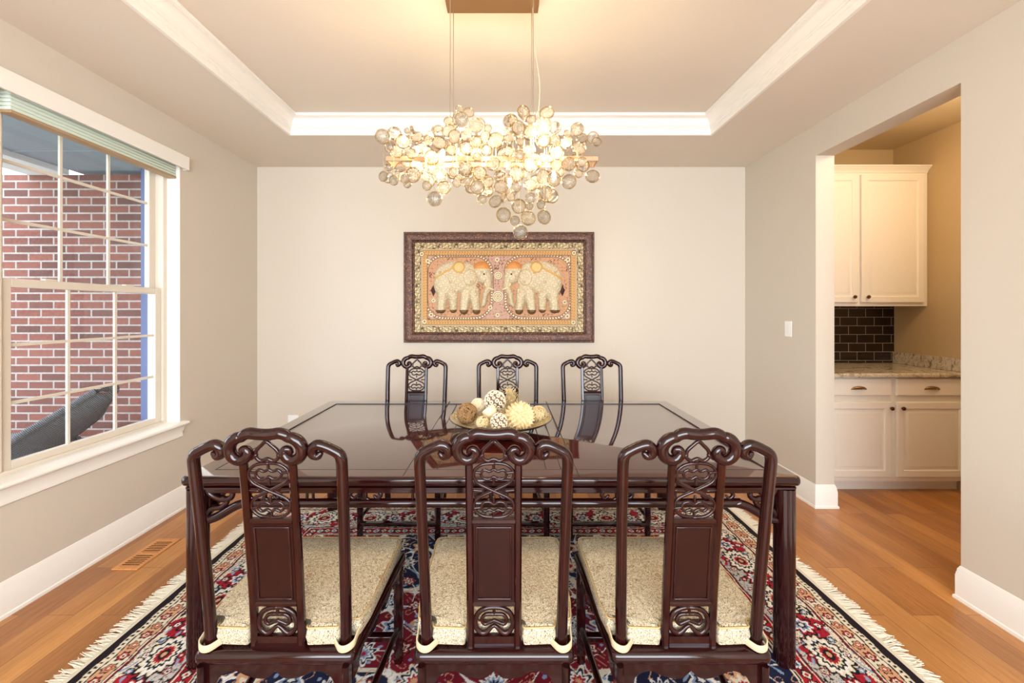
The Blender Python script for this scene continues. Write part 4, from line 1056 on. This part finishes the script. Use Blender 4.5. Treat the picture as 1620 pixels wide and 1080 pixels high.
for flip in (False, True):
    hf = relief(flip)
    def eh(A, B, hf=hf, flip=flip):
        xz = A / zp + 806; yz = 498 - B / zp; h = hf(xz, yz); x = 1594 - xz if flip else xz
        w_ = np.sin(xz * .28 + 2 * np.sin(yz * .17)) * 1.2 + np.sin(yz * .42) * 1.3 * (yz > 560)
        seam = -6 * np.exp(-((np.hypot((x - 590) / 48, (yz - 425) / 62) - 1) ** 2) / .01)       # ear outline
        seam += -5 * np.exp(-((np.hypot((x - 508) / 46, (yz - 348) / 46) - 1) ** 2) / .01)
        seam += -5 * np.exp(-((yz - 350 - (470 - x) * .55) / 5) ** 2) * (x < 475)
        return np.clip((h + (w_ + seam) * (h > 5)) * zp * .9, -.002, .05)
    def ec(A, B, flip=flip):
        xz = A / zp + 806; yz = 498 - B / zp; x = 1594 - xz if flip else xz
        C = np.zeros(A.shape + (3,)); C[:] = np.array(lin((206, 190, 158)))
        a = np.sin(x * .2 + 2 * np.sin(yz * .13)) + np.sin(yz * .23 + 2 * np.sin(x * .12)); C[np.abs(a) < .12] = np.array(lin((184, 158, 116)))
        C[a > 1.35] = np.array(lin((226, 210, 178)))
        C[(yz < 362) & (x > 618)] = np.array(lin((216, 148, 86)))
        r_ = np.hypot((x - 508) / 46, (yz - 348) / 46); C[r_ < 1] = np.array(lin((222, 190, 130))); C[np.abs(r_ - .86) < .14] = np.array(lin((204, 162, 98)))
        C[(np.abs(yz - 350 - (470 - x) * .55) < 10) & (x < 475)] = np.array(lin((208, 168, 106)))
        r_ = np.hypot((x - 590) / 48, (yz - 425) / 62); C[np.abs(r_ - 1) < .05] = np.array(lin((198, 170, 126)))
        C[(yz > 668)] = np.array(lin((120, 90, 62))); C[np.hypot(x - 695, yz - 402) < 7] = np.array(lin((60, 40, 30)))
        rs = np.random.RandomState(9); return C * (rs.rand(*A.shape)[..., None] * .12 + .92)
    xa, xb = (290, 780) if not flip else (1594 - 780, 1594 - 290)
    a0, b1_ = to_ab(xa, 290); a1, b0_ = to_ab(xb, 705)
    e_ = grid_mesh('elephant', a0, a1, b0_, b1_, 230, 195, ec, art_m, lambda X, Y, H: np.stack([X, -.008 - H, Y], -1), pic, mask=lambda A, B, hf=hf: hf(A / zp + 806, 498 - B / zp) > 0, hfn=eh, smooth=True)
    mx = (lambda x: 1594 - x) if flip else (lambda x: x)
    def AB(x, y, h): a, b = to_ab(mx(x), y); return (a, -.008 - h, b)
    g = G(); g.tube([AB(706, 478, .026), AB(725, 498, .034), AB(745, 510, .032), AB(764, 516, .026)], [.014, .012, .010, .005], 8); g.build('tusk', cream_m, e_, smooth=True, angle=70)
    g = G(); q = [AB(312, 480, .0), AB(334, 520, 0), AB(312, 566, 0), AB(291, 520, 0)]; top = AB(312, 520, .012)
    g.add(q + [top], [(0, 1, 4), (1, 2, 4), (2, 3, 4), (3, 0, 4), (0, 3, 2, 1)]); g.build('tail_tuft', M('dark_thread', (62, 26, 22), .6).m, e_)

# ------------------------------------------------------------------ switch and outlet
sw = empty('light_switch', (XR, 3.225, 1.266)); tag(sw, 'white light switch on the right wall beside the kitchen opening', 'switch')
g = G(); g.box(-.005, 0, -.038, .038, -.060, .060); g.build('plate', plate_m, sw, bevel=.002)
g = G(); g.box(-.008, -.0052, -.017, .017, -.033, .033); g.build('rocker', plate_m, sw, bevel=.001)
ot = empty('wall_outlet', (-1.975, YB, .385)); tag(ot, 'white outlet plate low on the back wall left of the table', 'outlet')
g = G(); g.box(-.048, .048, -.005, 0, -.058, .058); g.build('plate', plate_m, ot, bevel=.002)
for s in (-1, 1):
    g = G(); g.box(-.016, .016, -.008, -.0052, s * .024 - .014, s * .024 + .014); g.build('socket', plate_m, ot, bevel=.003)

# ------------------------------------------------------------------ cabinets in the butler's pantry
def panel_front(x0, x1, z0, z1, y, loops, th=.02):
    g = G(); R = [[(x0, y + th, z0), (x1, y + th, z0), (x1, y + th, z1), (x0, y + th, z1)]]
    for i, d in loops: R.append([(x0 + i, y - d, z0 + i), (x1 - i, y - d, z0 + i), (x1 - i, y - d, z1 - i), (x0 + i, y - d, z1 - i)])
    g.loops(R); return g
DOOR = [(0, -.004), (.004, 0), (.050, 0), (.056, -.008), (.064, -.009), (.084, -.001), (.088, -.001)]
DRAW = [(0, -.006), (.006, 0), (.010, 0)]
YC = 3.155
def knob(x, y, z, parent):
    g = G(); g.lathe([(.0001, -.026), (.007, -.026), (.013, -.022), (.015, -.016), (.012, -.010), (.006, -.007), (.006, 0)], (x, y, z), 16, 'y'); return g.build('knob', bronze_m, parent, smooth=True, angle=40)
def cup_pull(x, y, z, parent):
    g = G(); n = 16; rings = []
    for j in range(7):
        b = PI / 2 * j / 6; ring = []
        for i in range(n + 1):
            a = PI * i / n; ring.append((x + .062 * math.cos(a) * math.cos(b * .98), y - .026 * math.sin(b) * math.sin(a) ** .6 - .001, z + .028 * math.sin(a) * math.cos(b * .75) - .006))
        rings.append(ring)
    vs = [v for r_ in rings for v in r_]; fs = []
    for j in range(6):
        for i in range(n): a = j * (n + 1) + i; fs.append((a, a + 1, a + n + 2, a + n + 1))
    g.add(vs, fs); o = g.build('cup_pull', brass_m, parent, smooth=True, angle=80)
    md = o.modifiers.new('thick', 'SOLIDIFY'); md.thickness = .003; return o
s = F / YC
def X_(px): return (px - 801) / s
seamx = X_(1415.5)
def base_cab(x0, x1, label, knob_side):
    root = empty('base_cabinet', ((x0 + x1) / 2, YC, 0)); tag(root, label, 'cabinet', None); ox, oy = root.location.x, YC
    g = G(); g.box(x0 - ox, x1 - ox, .022, .60, .09, .895); g.box(x0 - ox, x1 - ox, .09, .60, 0, .09); g.build('body', cab_m, root, bevel=.001)
    a, b = x0 - ox + .020, x1 - ox - .020
    zc = lambda py: CZ - (py - 492) / s
    g = panel_front(a, b, zc(626), zc(599), 0, DRAW); d = g.build('drawer', cab_m, root, bevel=.001)
    cup_pull((a + b) / 2, 0, zc(615), d)
    g = panel_front(a, b, zc(755), zc(636), 0, DOOR); d = g.build('door', cab_m, root, bevel=.001)
    knob(b - .012 if knob_side > 0 else a + .035, 0, zc(645.5), d)
    return root
base_cab(X_(1302), seamx, 'white base cabinet left of the pair under the granite counter', 1)
base_cab(seamx, PX - .002, 'white base cabinet right of the pair under the granite counter, beside the wall', -1)
base_cab(X_(1302) - .56 if False else XR + WT + .002, X_(1302) - .0005, 'white base cabinet at the far left, mostly hidden by the opening edge', 1) if X_(1302) - (XR + WT) > .1 else None
g = G(); g.box(XR + WT + .002, PX - .002, YC - .025, PYB - .002, .897, .930); o = g.build('countertop', granite_m, bevel=.010, seg=3); tag(o, 'beige veined granite countertop on the white base cabinets', 'countertop')
g = G(); g.box(PX - .022, PX - .001, YC - .01, PYB - .014, .931, 1.032); o = g.build('side_splash', granite_m, bevel=.002); tag(o, 'granite upstand along the tan wall at the end of the counter', 'backsplash')
g = G(); g.box(XR + WT + .002, PX - .001, PYB - .010, PYB - .001, .931, 1.47); o = g.build('tile_backsplash', tile_m); tag(o, 'black subway tile backsplash with pale grout above the granite counter', 'backsplash')
# upper cabinet
YU = 3.45; su = F / YU
uX = lambda px: (px - 801) / su
uZ = lambda py: CZ - (py - 492) / su
ur = empty('upper_cabinet', (3.2, YU, 1.45)); tag(ur, 'cream wall cabinet with crown moulding above the black tile', 'cabinet'); ox, oz = 3.2, 1.45
x0, x1 = XR + WT + .01, PX - .003
g = G(); g.box(x0 - ox, x1 - ox, .022, .328, uZ(484) - oz, uZ(268) - oz); g.build('body', cab_m, ur, bevel=.001)
for a, b, kx in ((uX(1268), uX(1358.5), uX(1350.5)), (uX(1363.5), uX(1463), uX(1372))):
    g = panel_front(a - ox, b - ox, uZ(478.5) - oz, uZ(275.5) - oz, 0, DOOR); d = g.build('door', cab_m, ur, bevel=.001); knob(kx - ox, 0, uZ(469.5) - oz, d)
g = G(); cp = [(0, uZ(272.5)), (.006, uZ(272)), (.008, uZ(270)), (.020, uZ(267)), (.034, uZ(264.6)), (.036, uZ(263.8)), (.042, uZ(263.4)), (.042, uZ(261.6)), (0, uZ(261.6))]
g.loops([[(x0 - ox, .022 - p_, z_ - oz) for p_, z_ in cp], [(x1 - ox, .022 - p_, z_ - oz) for p_, z_ in cp]]); g.build('crown_moulding', cab_m, ur, bevel=.0006)

# ------------------------------------------------------------------ chandelier
CY = 1.885
def at(px, py, Y): return Vector(((px - 801) / F * Y, Y, CZ - (py - 492) / F * Y))
chx, chz = -.065, 2.10
ch = empty('chandelier', (chx, CY, chz)); tag(ch, 'lit chandelier of clustered clear glass discs hanging over the dining table', 'chandelier')
cl = Vector((chx, CY, chz))
zc_ = HT
g = G(); g.box(-.2175, .2175, -.09, .09, 2.835 - chz, zc_ - chz); g.build('canopy', canopy_m, ch, bevel=.002)
for x in (-.185, .185):
    for y in (-.055, .055):
        g = G(); g.tube([(x, y, 2.836 - chz), (x, y, .02)], .0019, 6, sm=0); g.build('suspension_cable', wire_m, ch, smooth=True, angle=80)
g = G(); g.tube([(.190, .05, 2.836 - chz), (.192, .048, .62), (.205, .045, .50), (.222, .042, .36), (.214, .04, .22), (.20, .04, .1)], .0022, 6, sm=5); g.build('power_cord', M('clear_cord', (200, 186, 160), .3).m, ch, smooth=True, angle=80)
g = G()
for y in (-.01, .07): g.box(-.485, .485, y - .004, y + .004, -.011, .011)
for x in (-.485, 0, .477): g.box(x, x + .008, -.01, .07, -.008, .008)
g.build('frame_bar', bar_m, ch, bevel=.002)
# disc: shared unit mesh
g = G(); g.cur = 0
g.lathe([(.001, -.10), (.5, -.085), (.84, -.10), (.84, .10), (.5, .085), (.001, .10)], n=22, axis='y')
g.cur = 1
g.lathe([(.80, -.11), (.86, -.17), (.94, -.17), (1.0, -.10), (1.0, .10), (.94, .17), (.86, .17), (.80, .11)], n=22, axis='y')
dz = g.build('glass_disc', [disc_m, rim_m], ch, smooth=True, angle=40, recalc=False)
dmesh = dz.data; base_v, base_f, base_mi = list(g.v), list(g.f), list(g.mi)
D = [(68, 583, 32), (155, 605, 34), (130, 645, 30), (215, 585, 27), (190, 655, 26), (225, 633, 28), (278, 672, 33), (350, 515, 22), (396, 466, 18), (437, 480, 24), (405, 508, 32), (352, 560, 32), (310, 610, 33), (375, 583, 30),
     (467, 535, 31), (432, 562, 19), (425, 632, 32), (362, 640, 24), (470, 606, 26), (512, 643, 27), (473, 670, 22), (552, 600, 35), (507, 580, 22), (518, 548, 18), (540, 700, 32), (605, 645, 26), (612, 590, 24), (600, 560, 16),
     (648, 545, 32), (625, 515, 26), (670, 478, 29), (703, 512, 22), (700, 560, 33), (760, 538, 33), (770, 482, 33), (757, 600, 33), (656, 604, 20), (697, 640, 24), (655, 662, 22), (600, 703, 22), (697, 702, 33), (640, 742, 35),
     (757, 675, 22), (805, 600, 28), (855, 608, 25), (810, 650, 34), (858, 573, 18), (900, 552, 29), (920, 590, 24), (907, 632, 34), (982, 605, 22), (920, 692, 22), (864, 700, 33), (810, 705, 28), (755, 755, 33), (700, 790, 30), (865, 775, 32),
     (905, 742, 20), (965, 753, 31), (800, 765, 32), (765, 822, 34), (700, 845, 24), (650, 880, 32), (697, 880, 18), (745, 873, 21), (615, 840, 22), (550, 860, 30), (493, 850, 21), (520, 820, 15), (473, 800, 32), (520, 778, 26), (482, 738, 32), (430, 772, 22), (422, 718, 31),
     (385, 777, 22), (370, 735, 21), (330, 800, 30), (310, 748, 33), (258, 792, 22), (252, 753, 22), (197, 747, 33), (165, 762, 22), (145, 715, 23), (92, 717, 17), (72, 753, 24), (116, 770, 22), (290, 848, 33), (585, 917, 32), (634, 942, 22), (690, 932, 33), (758, 927, 32), (657, 992, 32), (575, 797, 32), (610, 768, 24),
     (100, 625, 18), (262, 608, 17), (172, 558, 13), (305, 550, 20), (636, 800, 24)]
print('discs', len(D))
rn = random.Random(21)
ctrl = []
def place(o, x, y, r_, Y, edge=False):
    p = at(580 + x / 2.7, y / 2.7, Y) - cl; R_ = r_ / 2.7 / F * Y
    rot = (rn.uniform(-.35, .35), 0, rn.uniform(-.45, .45)) if not edge else (rn.uniform(-.3, .3), 0, PI / 2 + rn.uniform(-.3, .3))
    return p, R_, rot
for i, (x, y, r_) in enumerate(D[:100]):
    o = dz if i == 0 else dz.copy()
    if i: COL.objects.link(o); o.parent = ch
    Y = CY + rn.uniform(-.19, -.03)
    p, R_, rot = place(o, x, y, r_, Y); o.location = p; o.scale = (R_, R_, R_); o.rotation_euler = rot
    ctrl.append((p, R_))
# the rest of the discs
g = G()
def inside(x, y):
    if 90 < x < 985 and 560 < y < 800: 
        return True
    if 300 < x < 500 and 480 < y < 620: return True
    if 580 < x < 830 and 480 < y < 620: return True
    if 470 < x < 820 and 790 < y < 900 and abs(x - 660) < 190 - (y - 790) * 1.0: return True
    return False
cnt = 0
while cnt < 130:
    x = rn.uniform(90, 985); y = rn.uniform(480, 900)
    if not inside(x, y): continue
    p, R_, rot = place(None, x, y, rn.uniform(15, 33), CY + rn.uniform(-.02, .19), rn.random() < .22)
    mt = Matrix.Translation(p) @ Matrix.Rotation(rot[2], 4, 'Z') @ Matrix.Rotation(rot[0], 4, 'X') @ Matrix.Scale(R_, 4)
    for c_ in (0, 1):
        pass
    b = len(g.v); g.v.extend([tuple(mt @ Vector(v)) for v in base_v]); g.f.extend([tuple(i + b for i in f) for f in base_f]); g.mi.extend(base_mi); cnt += 1
o = g.build('small_glass_discs', [disc_m, rim_m], ch, smooth=True, angle=40, recalc=False); o['kind'] = 'stuff'
# thin vertical wires carrying the discs
g = G()
for p, R_ in ctrl:
    z1 = 0.0; 
    if abs(p.z) > .05: g.tube([(p.x, p.y, p.z + (-R_ if p.z > 0 else R_) * 0.9), (p.x, p.y, z1)], .0009, 4, sm=0, round_end=False)
g.build('hanging_wires', wire_m, ch, recalc=False)['kind'] = 'stuff'
HOT = [(160, 595), (310, 745), (325, 655), (430, 630), (512, 640), (715, 565), (815, 640), (800, 750), (610, 780), (215, 640), (760, 600), (700, 700)]
for i, (x, y) in enumerate(HOT):
    p = at(580 + x / 2.7, y / 2.7, CY + (.02 if i % 2 else -.04)) - cl
    g = G(); g.ball((p.x, p.y, p.z), .011, 10, 8, (1, 1, 1.8)); g.build('bulb', bulb_m, ch, smooth=True, angle=80)
    point_light('bulb_light', (p.x, p.y, p.z), 3.1, (1.0, 0.74, 0.46), 0.025, ch)
